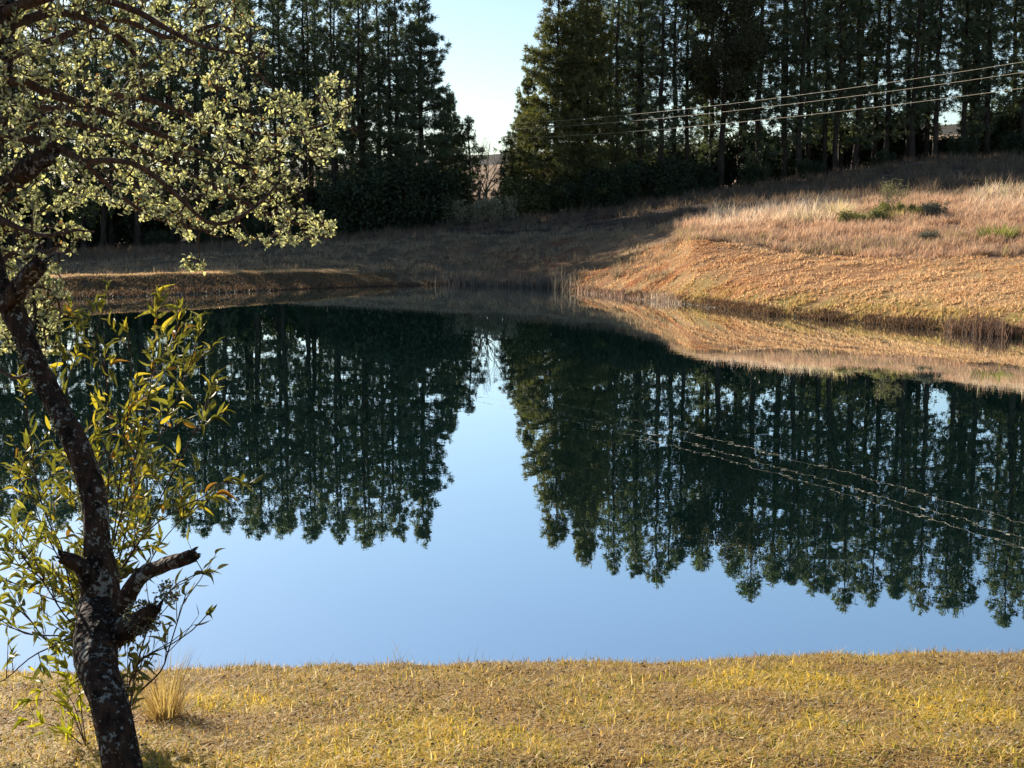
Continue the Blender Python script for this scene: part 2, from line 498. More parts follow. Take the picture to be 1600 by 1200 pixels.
# ------------------------------------------------------------------ grasses (uncountable)
def grass(mb, r, X, Y, h, w, lean, colf, hs=1.0, base=-.01, upz=None):
    N = len(X)
    Z = height(X, Y) + base
    az = r.uniform(0, 2 * math.pi, N)
    ld = np.stack([np.cos(az), np.sin(az), np.zeros(N)], -1)
    d = np.stack([np.zeros(N), np.zeros(N), np.ones(N) if upz is None else upz], -1) + ld * (r.random(N) ** .7 * lean)[:, None]
    scatter(mb, BLADE, np.stack([X, Y, Z], -1), d, ld, w, h, colf, curl=r.uniform(.2, 1.8, N))

def clump(r, X, Y, k, rad):
    n = len(X); a = r.uniform(0, 6.283, n * k); q = rad * np.sqrt(r.random(n * k)) * np.repeat(r.uniform(.4, 1.4, n), k)
    return np.repeat(X, k) + np.cos(a) * q, np.repeat(Y, k) + np.sin(a) * q

def in_land(X, Y, m=0.0):
    return height(X, Y, False) > m

# foreground lawn
r = rng(11)
mb = MB()
def lawn(N, y0, y1, x0, x1, hmin, hmax, flat=False):
    Y = r.uniform(y0, y1, N); X = r.uniform(x0, x1, N)
    tuft = fbm(X * 3.2, Y * 3.2, 51); big = fbm(X * .9, Y * 1.6, 52)
    keep = r.random(N) < (.75 + .6 * sstep(.35, .65, tuft))
    X, Y, tuft, big = X[keep], Y[keep], tuft[keep], big[keep]
    # clumping
    X = X + r.normal(0, .01, len(X))
    n = len(X); q = r.random(n)
    lo, hi = (0.0, .28) if flat else (.1, 1.0)
    brown = mixc((.42, .25, .08), (.78, .57, .22), r.random(n))
    yel = mixc((.70, .47, .07), (.76, .58, .15), r.random(n))
    grn = mixc((.24, .25, .04), (.46, .41, .06), r.random(n))
    py = sstep(.42, .60, tuft) * (.15 + .7 * sstep(.42, .6, big))
    C = np.where((q < py)[:, None], yel, brown)
    C = np.where(((q > .80) & (tuft > .42))[:, None], grn, C)
    straw = r.random(n) < .10
    C = np.where(straw[:, None], np.array((.80, .66, .42)), C)
    C = C * (.5 + .62 * r.random(n) ** .6)[:, None] * (.82 + .3 * tuft)[:, None]
    # the lip of the bank is browner and shorter
    lip = sstep(5.2, 5.9, Y)
    C = mixc(C, (.30, .20, .10), lip * .55 * r.random(n))
    h = r.uniform(hmin, hmax, n) * (.7 + .7 * tuft) * 1.1
    grass(mb, r, X, Y, h, r.uniform(.0025, .0060, n), 1.3, C, upz=r.uniform(lo, hi, n), base=.004 if flat else -.01)
lawn(230000, 3.3, 6.9, -3.0, 3.2, .012, .045)
lawn(260000, 3.3, 6.7, -2.8, 3.0, .015, .045, True)
lawn(40000, 2.0, 7.6, -9, 9, .02, .06)
# taller wisps along the lip
n = 420
X = r.uniform(-3.2, 3.2, n); Y = 5.95 + r.normal(0, .16, n)  + .06 + .085 * X
grass(mb, r, X, Y, r.uniform(.03, .10, n), .0022, .9, mixc((.25, .18, .09), (.45, .36, .2), r.random(n)))
for cx, nn, hh in ((-.52, 9, .19), (-.12, 3, .16), (-.47, 5, .14), (.23, 4, .10), (.62, 3, .13), (1.25, 5, .08), (1.8, 4, .09), (-.85, 4, .10)):
    X = cx + r.normal(0, .035, nn); Y = np.full(nn, 6.06 + .085 * cx) + r.normal(0, .02, nn)
    grass(mb, r, X, Y, r.uniform(.5, 1, nn) * hh, .0026, .35, mixc((.16, .13, .08), (.3, .24, .14), r.random(nn)))
tag(mb.build('lawn_grass', M_GRASS), 'short matted yellow and brown lawn grass in the foreground', kind='stuff')

# mown grass on the right bank and on the low dam at left
r = rng(12)
mb = MB()
N = 42000
X, Y = clump(r, r.uniform(-1, 26, N), r.uniform(34, 64, N), 8, .15)
u, yk, zk = nodes_at(X, Y)
ok = (u > 860) & (u < 1800) & (Y > yk[:, 2] + .15) & (Y < yk[:, 4] + .6)
X, Y, u, yk = X[ok], Y[ok], u[ok], yk[ok]
row = fbm(X * .5, Y * 2.6 + X * .15, 61); tf = fbm(X * 1.9, Y * 1.9, 62)
ok = r.random(len(X)) < (.15 + 1.1 * sstep(.35, .62, .5 * row + .5 * tf))
X, Y, u, yk, tf, row = X[ok], Y[ok], u[ok], yk[ok], tf[ok], row[ok]
n = len(X)
C = mixc((.60, .36, .19), (.80, .61, .37), np.clip(row * 1.2 - .2 + r.normal(0, .2, n), 0, 1))
C = mixc(C, (.44, .19, .08), sstep(.5, .62, fbm(X * .5 + 9, Y * .9, 41)) * sstep(1300, 1050, u) * .6)
gr = sstep(3.2, 1.0, Y - yk[:, 2]) * sstep(980, 1100, u) * sstep(.38, .55, tf) * sstep(.3, .5, fbm(X * .35, Y * .35, 66))
C = mixc(C, (.46, .38, .12), gr * r.uniform(.3, .9, n))
grass(mb, r, X, Y, r.uniform(.05, .14, n) * (.6 + .9 * tf) * (1 + .6 * gr), r.uniform(.02, .055, n), 1.6, C)
N = 60000
Y = r.uniform(52, 72, N); X = r.uniform(-34, -6, N)
u, yk, zk = nodes_at(X, Y)
ok = (u < 560) & (Y > yk[:, 3] - .35) & (Y < yk[:, 4] + .4)
X, Y = X[ok], Y[ok]; n = len(X)
grass(mb, r, X, Y, r.uniform(.04, .11, n), r.uniform(.02, .05, n), 1.3, mixc((.42, .27, .13), (.62, .45, .24), r.random(n)))
N = 30000
us = r.uniform(40, 620, N); Y = np.interp(us, TU, NODES[:, 2, 0]) + r.uniform(.1, 2.6, N); X = (us - 800) / FPX * Y
grass(mb, r, X, Y, r.uniform(.04, .12, N), r.uniform(.02, .045, N), 1.3, mixc((.10, .07, .04), (.30, .21, .12), r.random(N)))  # dark blades on the dam's pond face: its own shade painted in
tag(mb.build('mown_grass', M_DRY), 'short mown golden grass on the sloping pond banks', kind='stuff')

# tall dry grass on the right hillside
r = rng(13)
mb = MB()
N = 33000
X, Y = clump(r, r.uniform(4, 36, N), r.uniform(42, 80, N), 13, .17)
u, yk, zk = nodes_at(X, Y)
ok = (u > 1060 + 10 * np.sin(Y)) & (u < 1850) & (Y > yk[:, 4] - .2 + fbm(X * .8, Y * .2, 71) * 1.4) & (Y < yk[:, 6] + 5)
X, Y, u, yk = X[ok], Y[ok], u[ok], yk[ok]
tf = fbm(X * 1.1, Y * 1.1, 72); bg_ = fbm(X * .3, Y * .3, 73)
n = len(X)
ok = r.random(n) < (.2 + sstep(.3, .6, tf)) * np.where(Y > yk[:, 6] + .5, .35, 1)
X, Y, u, yk, tf, bg_ = X[ok], Y[ok], u[ok], yk[ok], tf[ok], bg_[ok]
n = len(X)
crest = sstep(-7, -1, Y - yk[:, 6])
plume = np.maximum(sstep(1085, 1120, u) * sstep(1330, 1290, u) * sstep(.3, .55, crest), crest * sstep(1480, 1540, u))
C = mixc((.40, .25, .17), (.78, .56, .39), np.clip(r.random(n) * .8 + (tf - .5), 0, 1))
C = mixc(C, (.34, .25, .19), sstep(.5, .7, bg_) * .7)
C = mixc(C, (.88, .76, .60), plume * (r.random(n) < .5))
C = mixc(C, (.36, .36, .10), (r.random(n) < .10) * sstep(.5, .6, bg_))
h = r.uniform(.14, .50, n) * (.35 + 1.3 * tf) * (1 + 1.0 * plume * r.random(n))
grass(mb, r, X, Y, h, r.uniform(.012, .034, n), .9, C)
tag(mb.build('tall_dry_grass', M_DRY), 'tall straw coloured dry grass on the right hillside', kind='stuff')

# rough grass on the shaded far bank and in front of the wood
r = rng(14)
mb = MB()
N = 24000
Y = r.uniform(52, 99, N); X = r.uniform(-.5, .5, N) * (Y * .95)
X, Y = clump(r, X, Y, 12, .2)
u, yk, zk = nodes_at(X, Y)
ok = (Y > yk[:, 2] + .1) & ((u < 1060) | (Y > yk[:, 6] + 1)) & ~((u < 560) & (Y > yk[:, 2] + .2) & (Y < yk[:, 4] + .5))
X, Y, u, yk = X[ok], Y[ok], u[ok], yk[ok]
tf = fbm(X * 1.0, Y * 1.0, 81); b2 = fbm(X * .25, Y * .25, 82)
n = len(X)
ok = r.random(n) < (.1 + sstep(.4, .6, tf))
X, Y, u, yk, tf, b2 = X[ok], Y[ok], u[ok], yk[ok], tf[ok], b2[ok]; n = len(X)
path = np.exp(-((Y - yk[:, 6]) / 1.0) ** 2) * (u < 1000)
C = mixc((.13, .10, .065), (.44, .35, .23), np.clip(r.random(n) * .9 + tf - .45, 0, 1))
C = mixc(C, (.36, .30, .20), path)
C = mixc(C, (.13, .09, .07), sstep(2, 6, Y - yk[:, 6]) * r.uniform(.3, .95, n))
h = r.uniform(.08, .36, n) * (.3 + 1.5 * tf) * (1 - .5 * path) * (1 + .8 * sstep(3, 8, Y - yk[:, 6]))
grass(mb, r, X, Y, h, r.uniform(.012, .035, n), 1.0, C)
tag(mb.build('rough_grass', M_DRY), 'rough dull grass on the shaded far bank below the pines', kind='stuff')

# dark fringe of grass at the waterline and taller reeds
r = rng(15)
mb = MB()
us = r.uniform(60, 1750, 26000)
yw = np.interp(us, TU, NODES[:, 2, 0])
Y = yw + r.uniform(-.12, .65, len(us)) ; X = (us - 800) / FPX * Y
dens = fbm(us * .03, us * 0, 91)
ok = r.random(len(us)) < np.where(us > 880, .25 + 1.1 * sstep(.3, .6, dens), .3)
X, Y, us = X[ok], Y[ok], us[ok]; n = len(X)
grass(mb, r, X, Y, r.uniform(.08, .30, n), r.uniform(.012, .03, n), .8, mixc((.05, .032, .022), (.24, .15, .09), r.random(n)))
m = 1500
us = np.where(r.random(m) < .5, r.uniform(905, 1120, m), r.uniform(90, 420, m))
Y = np.interp(us, TU, NODES[:, 2, 0]) + r.normal(-.02, .10, m); X = (us - 800) / FPX * Y
grass(mb, r, X, Y, r.uniform(.05, .3, m), r.uniform(.012, .025, m), 1.5, mixc((.4, .36, .3), (.75, .70, .6), r.random(m)), upz=r.uniform(0, .3, m), base=.02)  # pale debris; its colour also stands in for white glints at the shore
tag(mb.build('shore_grass', M_DRY), 'dark brown grass fringe with pale debris for glints along the waterline', kind='stuff')

def reed_bed(u0, u1, n, h0, h1, c1, c2, dy, label, seed, lean=.25):
    r = rng(seed)
    us = u0 + (u1 - u0) * (r.beta(1.5, 1.5, n) + r.normal(0, .05, n))
    Y = np.interp(us, TU, NODES[:, 2, 0]) + r.uniform(-dy, dy * 1.1, n)
    X = (us - 800) / FPX * Y
    mb = MB()
    hh = r.uniform(h0, h1, n) * (.6 + .7 * fbm(us * .06, us * 0, seed))
    Z = np.maximum(height(X, Y), -.05)
    az = r.uniform(0, 2 * math.pi, n); ld = np.stack([np.cos(az), np.sin(az), 0 * az], -1)
    d = np.array((0, 0, 1.)) + ld * (r.random(n) * lean)[:, None]
    cx, cy = X.mean(), Y.mean()
    pos = np.stack([X - cx, Y - cy, Z], -1)
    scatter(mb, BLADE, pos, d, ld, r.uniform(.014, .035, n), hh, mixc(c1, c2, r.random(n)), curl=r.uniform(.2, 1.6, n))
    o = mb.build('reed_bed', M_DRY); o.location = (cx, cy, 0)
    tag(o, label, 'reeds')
reed_bed(690, 890, 1100, .35, 1.05, (.08, .07, .06), (.24, .21, .17), .7, 'grey reeds standing in the water at the shaded far shore', 101)  # reed colour darkened to paint in the shade of this shore
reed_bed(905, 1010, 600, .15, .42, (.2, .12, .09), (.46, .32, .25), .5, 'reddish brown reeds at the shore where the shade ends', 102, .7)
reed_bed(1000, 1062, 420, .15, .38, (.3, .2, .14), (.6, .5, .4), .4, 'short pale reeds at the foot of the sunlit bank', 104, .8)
reed_bed(1478, 1582, 620, .28, .66, (.08, .05, .04), (.25, .16, .11), .45, 'dark brown reed clump at the right water edge', 103, .45)

# ------------------------------------------------------------------ pines
def pine(seed, H, cb, rad, dens, mul=1.0, edge=False, colA=(.042, .066, .050), colB=(.135, .160, .085)):
    """returns trunk builder and crown builder; rad(t): crown radius at relative height t"""
    r = rng(seed)
    tk = MB(); cr = MB()
    zz = np.linspace(-.4, H, 26)
    wx = np.cumsum(r.normal(0, .035, 26)); wy = np.cumsum(r.normal(0, .035, 26))
    wx -= np.linspace(wx[0], wx[-1], 26) * .6; wy -= np.linspace(wy[0], wy[-1], 26) * .6
    r0 = .010 * H * r.uniform(.95, 1.25)
    rad_t = r0 * (1 - np.clip(zz, 0, H) / H) ** .75 + .02
    rad_t[:2] *= 1.25
    tube(tk, np.stack([wx, wy, zz], -1), rad_t, 9, rough=.1, seed=seed)
    # dead stubs below the crown
    for k in range(int(22 * (cb > .12))):
        z = r.uniform(.06, cb + .2) * H; a = r.uniform(0, 6.283)
        x0 = np.interp(z, zz, wx); y0 = np.interp(z, zz, wy)
        L = r.uniform(.3, 1.3)
        tube(tk, [(x0, y0, z), (x0 + math.cos(a) * L * .6, y0 + math.sin(a) * L * .6, z + .05), (x0 + math.cos(a) * L, y0 + math.sin(a) * L, z - r.uniform(0, .3))], [.022, .015, .006], 3)
    z = cb * H
    Ps = []; Ds = []; Ss = []; Ts = []
    while z < H - .3:
        t = z / H
        nb = r.integers(7, 10) if edge else r.integers(4, 7)
        a0 = r.uniform(0, 6.28)
        for b in range(nb):
            a = a0 + b * 6.283 / nb + r.normal(0, .25)
            L = rad(t) * r.uniform(.55, 1.12)
            if r.random() < .12: L *= 1.2
            zb = z + r.uniform(-.25, .25)
            x0 = np.interp(zb, zz, wx); y0 = np.interp(zb, zz, wy)
            up = r.uniform(.05, .35) if t > .45 else r.uniform(-.15, .2)
            if t > .85: up += .5
            pts = []
            for s in (0, .35, .7, 1.0):
                pts.append((x0 + math.cos(a) * L * s, y0 + math.sin(a) * L * s, zb + L * (up * s - .12 * s * s * (1 - t)) + (.12 * L * s ** 3)))
            pts = np.array(pts)
            tube(cr, pts, [.035 * min(1, L / 2) + .006, .022, .014, .006], 3, mat=1)
            m = max(2, int(L * dens * r.uniform(.7, 1.2)))
            s = r.uniform(.22, 1.02, m) ** .8
            base = np.stack([np.interp(s, [0, .35, .7, 1.0], pts[:, q]) for q in range(3)], -1)
            spread = (.10 + .24 * (1 - s) * L * .5 + .1)[:, None]
            side = np.array((-math.sin(a), math.cos(a), 0))
            off = side[None] * r.normal(0, 1, (m, 1)) * spread * 1.35 + np.array((0, 0, 1.0)) * r.normal(0, .10, (m, 1))
            Ps.append(base + off)
            dd = np.array((math.cos(a), math.sin(a), .35 if t > .5 else .05))
            Ds.append(norm(dd[None] + off * .8 + r.normal(0, .25, (m, 3))))
            Ss.append(np.full(m, 1.0)); Ts.append(np.full(m, r.random()))
        z += r.uniform(.38, .66) * (1 if t < .9 else .7)
    # leader candle
    m = 8
    Ps.append(np.stack([np.full(m, wx[-1]), np.full(m, wy[-1]), H - r.uniform(-.25, .9, m)], -1) + r.normal(0, .08, (m, 3)))
    Ds.append(norm(np.array((0, 0, 1.)) + r.normal(0, .4, (m, 3)))); Ts.append(np.full(m, .5))
    Ps = np.concatenate(Ps); Ds = np.concatenate(Ds); Ts = np.concatenate(Ts)
    K = int(17 * mul)
    n = len(Ps) * K
    pos = np.repeat(Ps, K, 0) + r.normal(0, .05, (n, 3))
    d = norm(np.repeat(Ds, K, 0) * .8 + rvec(r, n) * .95 + np.array((0, 0, -.22)))
    tone = np.clip(np.repeat(Ts, K) * .5 + r.random(n) * .6, 0, 1)
    C = mixc(colA, colB, tone)
    dead = r.random(n) < .03
    C = np.where(dead[:, None], np.array((.12, .075, .035)), C)
    scatter(cr, NEEDLE, pos, d, rvec(r, n), r.uniform(.026, .058, n), r.uniform(.20, .42, n), C, 0)
    return tk, cr

def inner(rm, top=.36):
    return lambda t: rm * (.55 + .45 * min(1, (t - .1) / .35)) * max(.12, min(1, (1.02 - t) / top) ** .8)
def cone(rm, p=.85):
    return lambda t: rm * max(.05, (1.03 - t)) ** p * min(1, .75 + t)

TREES = []
def proto(name, H, args, label, cat='pine tree'):
    tk, cr = pine(*args[:1], H, *args[1:])
    root = thing(name, (0, -60, -50), label, cat)
    tk.build('trunk', M_PBARK, root, smooth=True)
    cr.build('crown', [M_NEEDLE, M_PBARK], root)
    return root, H

def place(pr, u, Y, H, label, group, seed, used, sx=1.0):
    root, H0 = pr
    r = rng(seed)
    X = (u - 800) / FPX * Y
    z = float(height(np.array([X]), np.array([Y]))[0])
    s = H / H0
    rz = r.uniform(0, 6.28)
    if id(root) not in used:
        used.add(id(root))
        root.location = (X, Y, z); root.rotation_euler = (0, 0, rz); root.scale = (s * sx, s * sx, s)
        root['label'] = label; root['group'] = group
        return root
    return copy_tree(root, (X, Y, z), rz, (s * sx, s * sx, s), label, group)

used = set()
IN = [proto('pine_tree', 18.5, (200 + k, cb, inner(rm), dn, ml), '') for k, (cb, rm, dn, ml) in enumerate(
    [(.16, 2.1, 2.9, 1.3), (.12, 1.9, 2.9, 1.3), (.20, 2.3, 2.7, 1.25), (.10, 2.0, 3.0, 1.3), (.25, 1.9, 2.9, 1.25)])]
ED = [proto('pine_tree', 18.0, (220, .03, cone(4.4, .95), 6.6, 1.35, True), ''),
      proto('pine_tree', 18.0, (221, .03, cone(4.7, .80), 6.8, 1.35, True, (.05, .06, .028), (.19, .185, .07)), '')]
YG = proto('young_pine', 7.4, (230, .18, cone(1.7, .6), 4.6, 1.2, False, (.035, .045, .018), (.10, .11, .045)), '')

GL = 'pines of the wood left of the gap'
GR = 'pines of the wood right of the gap'
ORD = ['first', 'second', 'third', 'fourth', 'fifth', 'sixth', 'seventh', 'eighth', 'ninth', 'tenth', 'eleventh', 'twelfth',
       'thirteenth', 'fourteenth', 'fifteenth', 'sixteenth', 'seventeenth', 'eighteenth', 'nineteenth', 'twentieth']
# gap edges
place(ED[0], 661, 98.0, 17.3, 'full crowned pine whose pointed top ends the left wood at the gap', GL, 1, used)
place(ED[1], 868, 98.5, 16.6, 'sunlit pine branched to the ground, first right of the sky gap', GR, 2, used)
place(YG, 733, 97.5, 7.2, 'small young pine with thin trunk in the gap beside the left wood', GL, 3, used)
place(YG, 800, 98.0, 5.6, 'small bright young pine in the gap against the right wood', GR, 4, used, 1.35)
place(ED[0], 705, 102.5, 9.5, 'shorter pine behind the last tall pine of the left wood', GL, 5, used, 1.0)
place(ED[1], 826, 102.0, 10.0, 'shorter pine on the gap side of the sunlit right pine', GR, 6, used, .95)
# front rows
r = rng(300)
uL = [612, 566, 528, 486, 440, 398, 352, 310, 262, 218, 172, 130, 86, 40, -8, -60, -112, -165, -220, -275]
for k, u in enumerate(uL):
    place(IN[[0, 3, 1, 4, 2][k % 5]], u + r.normal(0, 5), 98.0 + r.uniform(-1, 1.2), (15.6 if k == 0 else 17.8 + r.uniform(-.5, .5)),
          'dark front row pine, %s to the left of the full crowned gap pine' % ORD[k], GL, 310 + k, used, r.uniform(.9, 1.15))
uR = [915, 958, 992, 1028, 1068, 1178, 1215, 1243, 1280, 1304, 1330, 1378, 1414, 1456, 1497, 1509, 1532, 1590, 1640, 1690]
for k, u in enumerate(uR):
    place(IN[[3, 1, 0, 2, 4][k % 5]] if k > 0 else ED[1], u + r.normal(0, 3), 98.6 + r.uniform(-1, 1.6), 17.6 + r.uniform(-.8, 1.1),
          'dark front row pine, %s to the right of the sunlit gap pine' % ORD[k], GR, 340 + k, used, r.uniform(.9, 1.15) if k else .8)
# deeper rows
for row, (Y0, st) in enumerate(((101.5, 50), (105.5, 58))):
    for k, u in enumerate(np.arange(630 - row * 14, -290, -st)):
        place(IN[r.integers(0, 5)], u + r.normal(0, 9), Y0 + r.uniform(-.8, .8), 18.2 + r.uniform(-.6, .6),
              'slender dark pine standing behind the front row of the left wood', 'rear pines of the left wood', 400 + row * 50 + k, used)
    for k, u in enumerate(np.arange(905 + row * 12, 1760, st + row * 26)):
        if 1432 < u < 1482: u = 1428
        place(IN[r.integers(0, 5)], u + r.normal(0, 9), Y0 + .5 + r.uniform(-.8, .8), 17.8 + r.uniform(-1, 1),
              'slender dark pine standing behind the front row of the right wood', 'rear pines of the right wood', 600 + row * 50 + k, used)

# ------------------------------------------------------------------ broadleaf tree, bushes, bare shrubs
def branching(mb, r, p, d, L, rad, depth, tips, spread=.5, seg=4, mat=0, up=.1, col=(1, 1, 1)):
    pts = [p]; dd = d
    for s in range(3):
        dd = norm(dd + r.normal(0, .14, 3) + np.array((0, 0, up)))
        pts.append(pts[-1] + dd * L / 3)
    tube(mb, pts, np.linspace(rad, rad * .6, 4), seg, mat=mat, col=col)
    tips.append((pts[-1], dd, depth))
    if depth == 0: return
    for k in range(r.integers(2, 4)):
        nd = norm(dd + r.normal(0, spread, 3))
        branching(mb, r, pts[-1] if k else pts[2], nd, L * r.uniform(.6, .85), rad * .55, depth - 1, tips, spread, max(3, seg - 1), mat, up, col)

def bush(name, seed, w, h, nl, lw, ll, cA, cB, mat=None):
    r = rng(seed)
    st = MB(); tips = []
    for k in range(7):
        a = r.uniform(0, 6.28)
        branching(st, r, np.array((math.cos(a) * w * .1, math.sin(a) * w * .1, -.05)), norm(np.array((math.cos(a) * w * .5, math.sin(a) * w * .5, h * .5))), h * .4, .03 * h / 2 + .004, 3, tips, .5, 4)
    T = np.array([t[0] for t in tips if t[2] < 3])
    T[:, 0] *= w / max(.1, np.abs(T[:, 0]).max()); T[:, 1] *= w / max(.1, np.abs(T[:, 1]).max())
    # lumps: leaves gather round a few sub-centres, leaving gaps
    T[:, 2] *= h / T[:, 2].max()
    lf = MB()
    c = T[r.integers(0, len(T), nl)]
    low = r.random(nl) < .35
    pos = c + r.normal(0, 1, (nl, 3)) * np.array((.11 * w, .11 * w, .09 * h))
    pos[:, 2] = np.where(low, pos[:, 2] * r.uniform(.1, .8, nl), pos[:, 2]); pos[:, 2] = np.abs(pos[:, 2])
    C = mixc(cA, cB, np.clip(r.random(nl) * .7 + .4 * fbm(pos[:, 0] * 2 + 50, pos[:, 2] * 2 + 50, seed) - .05, 0, 1))
    scatter(lf, LEAF4, pos, norm(rvec(r, nl) + np.array((0, 0, .1))), rvec(r, nl), lw * r.uniform(.7, 1.3, nl), ll * r.uniform(.7, 1.3, nl), C)
    root = thing(name, (0, -60, -50), '', 'bush')
    st.build('stems', M_PBARK, root, smooth=True); lf.build('foliage', mat or M_BUSH, root)
    return root

def put(root, u, Y, sc, label, group, rz, used, dz=0.0):
    X = (u - 800) / FPX * Y
    z = float(height(np.array([X]), np.array([Y]))[0]) + dz
    if id(root) not in used:
        used.add(id(root)); root.location = (X, Y, z); root.rotation_euler = (0, 0, rz); root.scale = sc
        root['label'] = label
        if group: root['group'] = group
        return root
    return copy_tree(root, (X, Y, z), rz, sc, label, group)

DK = [bush('evergreen_bush', 500 + k, 1.9, 2.4, 6500, .10, .16, (.022, .036, .022), (.06, .08, .036)) for k in range(3)]
GY_ = bush('grey_green_bush', 510, 1.3, 1.5, 5200, .05, .12, (.17, .17, .11), (.42, .38, .26))  # leaf colour brightened to paint the sunlight falling through the gap
GN = bush('green_bush', 511, .9, .6, 3600, .04, .10, (.13, .14, .05), (.32, .30, .11))
GB = bush('grey_bush', 512, .40, .42, 2200, .025, .07, (.10, .10, .08), (.22, .22, .18))
BB = bush('olive_bush', 513, 1.5, 2.6, 5200, .08, .15, (.05, .06, .02), (.15, .16, .055))

r = rng(520)
uB = [688, 655, 626, 590, 560, 520, 470, 410, 330, 250]
hB = [1.0, 1.6, 1.9, 1.8, 1.5, .8, .7, .6, .5, .5]
for k, (u, s) in enumerate(zip(uB, hB)):
    put(DK[k % 3], u, 96.6 + r.uniform(-.6, .8), (s * 1.05, s, s), 'dark evergreen bush under the left pines, %s from the gap' % ORD[k], 'bushes at the foot of the left wood', r.uniform(0, 6), used)
uB = [850, 893, 935, 980, 1030, 1085, 1180, 1260, 1370, 1500, 1580]
hB = [.9, 1.0, 1.1, 1.0, 1.1, .9, .6, .5, .45, .6, .6]
for k, (u, s) in enumerate(zip(uB, hB)):
    put(DK[(k + 1) % 3], u, 96.8 + r.uniform(-.6, .8), (s, s, s), 'dark evergreen bush under the right pines, %s from the gap' % ORD[k], 'bushes at the foot of the right wood', r.uniform(0, 6), used)
for k, u in enumerate(np.arange(560, -100, -48)):
    sc_ = r.uniform(1.1, 1.9); sb_ = r.uniform(1.2, 1.8)
    put(DK[k % 3], u + r.normal(0, 12), r.uniform(103, 108), (sb_, sb_, sc_), 'tall shady undergrowth bush behind the trunks of the left wood', 'undergrowth inside the left wood', r.uniform(0, 6), used)
for k, u in enumerate(np.arange(960, 1760, 44)):
    sc_ = r.uniform(1.0, 1.7) * (.5 if 1225 < u < 1290 or 1420 < u < 1490 else 1); sb_ = r.uniform(1.1, 1.7)
    put(DK[k % 3], u + r.normal(0, 12), r.uniform(103, 108), (sb_, sb_, sc_), 'tall shady undergrowth bush behind the trunks of the right wood', 'undergrowth inside the right wood', r.uniform(0, 6), used)
put(BB, 690, 98.0, (1, 1, 1), 'olive leaved bush under the young pine left of the gap', None, 1, used)
put(BB, 812, 97.2, (1.3, 1.2, 1.15), 'sunlit olive bush at the foot of the first right pine', None, 3, used)
put(GY_, 722, 96.3, (1.15, 1, 1.2), 'grey green bush in the gap, leftmost of the bushes tinted as sunlit', 'bushes in the gap tinted as sunlit', 0, used)
put(GY_, 756, 96.0, (1.3, 1, 1.0), 'grey green bush in the gap, middle of the bushes tinted as sunlit', 'bushes in the gap tinted as sunlit', 2, used)
put(GY_, 790, 96.2, (1.1, 1, 1.25), 'grey green bush in the gap, rightmost of the bushes tinted as sunlit', 'bushes in the gap tinted as sunlit', 4, used)
put(GN, 1342, 60.5, (1.1, 1, .9), 'spreading green bush at the crest of the right hillside', None, 0, used)
put(GN, 1382, 61.5, (.8, .8, 1.1), 'smaller green bush just right of the spreading green bush', None, 2, used)
put(GN, 1430, 60.5, (.6, .6, .9), 'small yellowish green bush on the hillside beside the grey bush', None, 2.5, used)
put(GB, 1455, 60.0, (1.3, 1.2, 1.5), 'round grey bush, larger and higher of two on the hillside', None, 0, used)
put(GB, 1448, 53.5, (1.1, 1.0, 1.1), 'round grey bush, lower of two among the dry grass', None, 1, used)

def tuft(name, u, Y, n, h, rad, cA, cB, w, label, seed, lean=.6, cat='grass tuft'):
    r = rng(seed); mb = MB()
    a = r.uniform(0, 6.28, n); q = np.sqrt(r.random(n)) * rad
    pos = np.stack([np.cos(a) * q, np.sin(a) * q, np.zeros(n)], -1)
    ld = np.stack([np.cos(a), np.sin(a), 0 * a], -1)
    d = np.array((0, 0, 1.)) + ld * (r.random(n) * lean)[:, None] + r.normal(0, .12, (n, 3))
    scatter(mb, BLADE, pos, d, ld, w * r.uniform(.7, 1.3, n), h * r.uniform(.4, 1.1, n), mixc(cA, cB, r.random(n)), curl=r.uniform(.3, 2, n))
    o = mb.build(name, M_GRASS)
    X = (u - 800) / FPX * Y
    o.location = (X, Y, float(height(np.array([X]), np.array([Y]))[0]) - .02)
    return tag(o, label, cat)
tuft('grass_tuft', 1555, 52.5, 420, .62, .75, (.14, .17, .05), (.36, .37, .13), .03, 'bright green grass tuft on the right hillside', 530)
tuft('grass_tuft', 1395, 60.8, 500, .55, .7, (.30, .24, .12), (.6, .5, .3), .022, 'straw coloured tuft around the foot of the thin grey shrub', 532)
tuft('grass_tuft', 1305, 63.5, 500, 1.0, .7, (.5, .4, .28), (.8, .7, .52), .022, 'tall pale plume tuft at the hillside crest left of the green bush', 533)
tuft('grass_tuft', 1255, 62.5, 420, .7, .9, (.45, .36, .26), (.75, .64, .5), .022, 'pale arching tuft on the crest, left of the tallest plume tuft', 534, 1.1)

def bare_shrub(name, u, Y, h, n, seed, label, leafy=0, rad=.03, depth=4, spread=.45, cat='shrub'):
    r = rng(seed)
    root = thing(name, (0, 0, 0), label, cat)
    st = MB(); tips = []
    for k in range(n):
        a = r.uniform(0, 6.28)
        branching(st, r, np.array((r.normal(0, .1), r.normal(0, .1), -.1)), norm(np.array((math.cos(a) * .5, math.sin(a) * .5, 1))), h * .36, rad, depth, tips, spread, 4, 0, .12)
    st.build('branches', M_DEAD, root)
    if leafy:
        T = np.array([t[0] for t in tips if t[2] <= 1]); lf = MB()
        pos = T[r.integers(0, len(T), leafy)] + r.normal(0, .07, (leafy, 3))
        scatter(lf, LEAF4, pos, rvec(r, leafy), rvec(r, leafy), .03, .07, mixc((.12, .12, .06), (.3, .28, .14), r.random(leafy)))
        lf.build('leaves', M_BUSH, root)
    X = (u - 800) / FPX * Y
    root.location = (X, Y, float(height(np.array([X]), np.array([Y]))[0]))
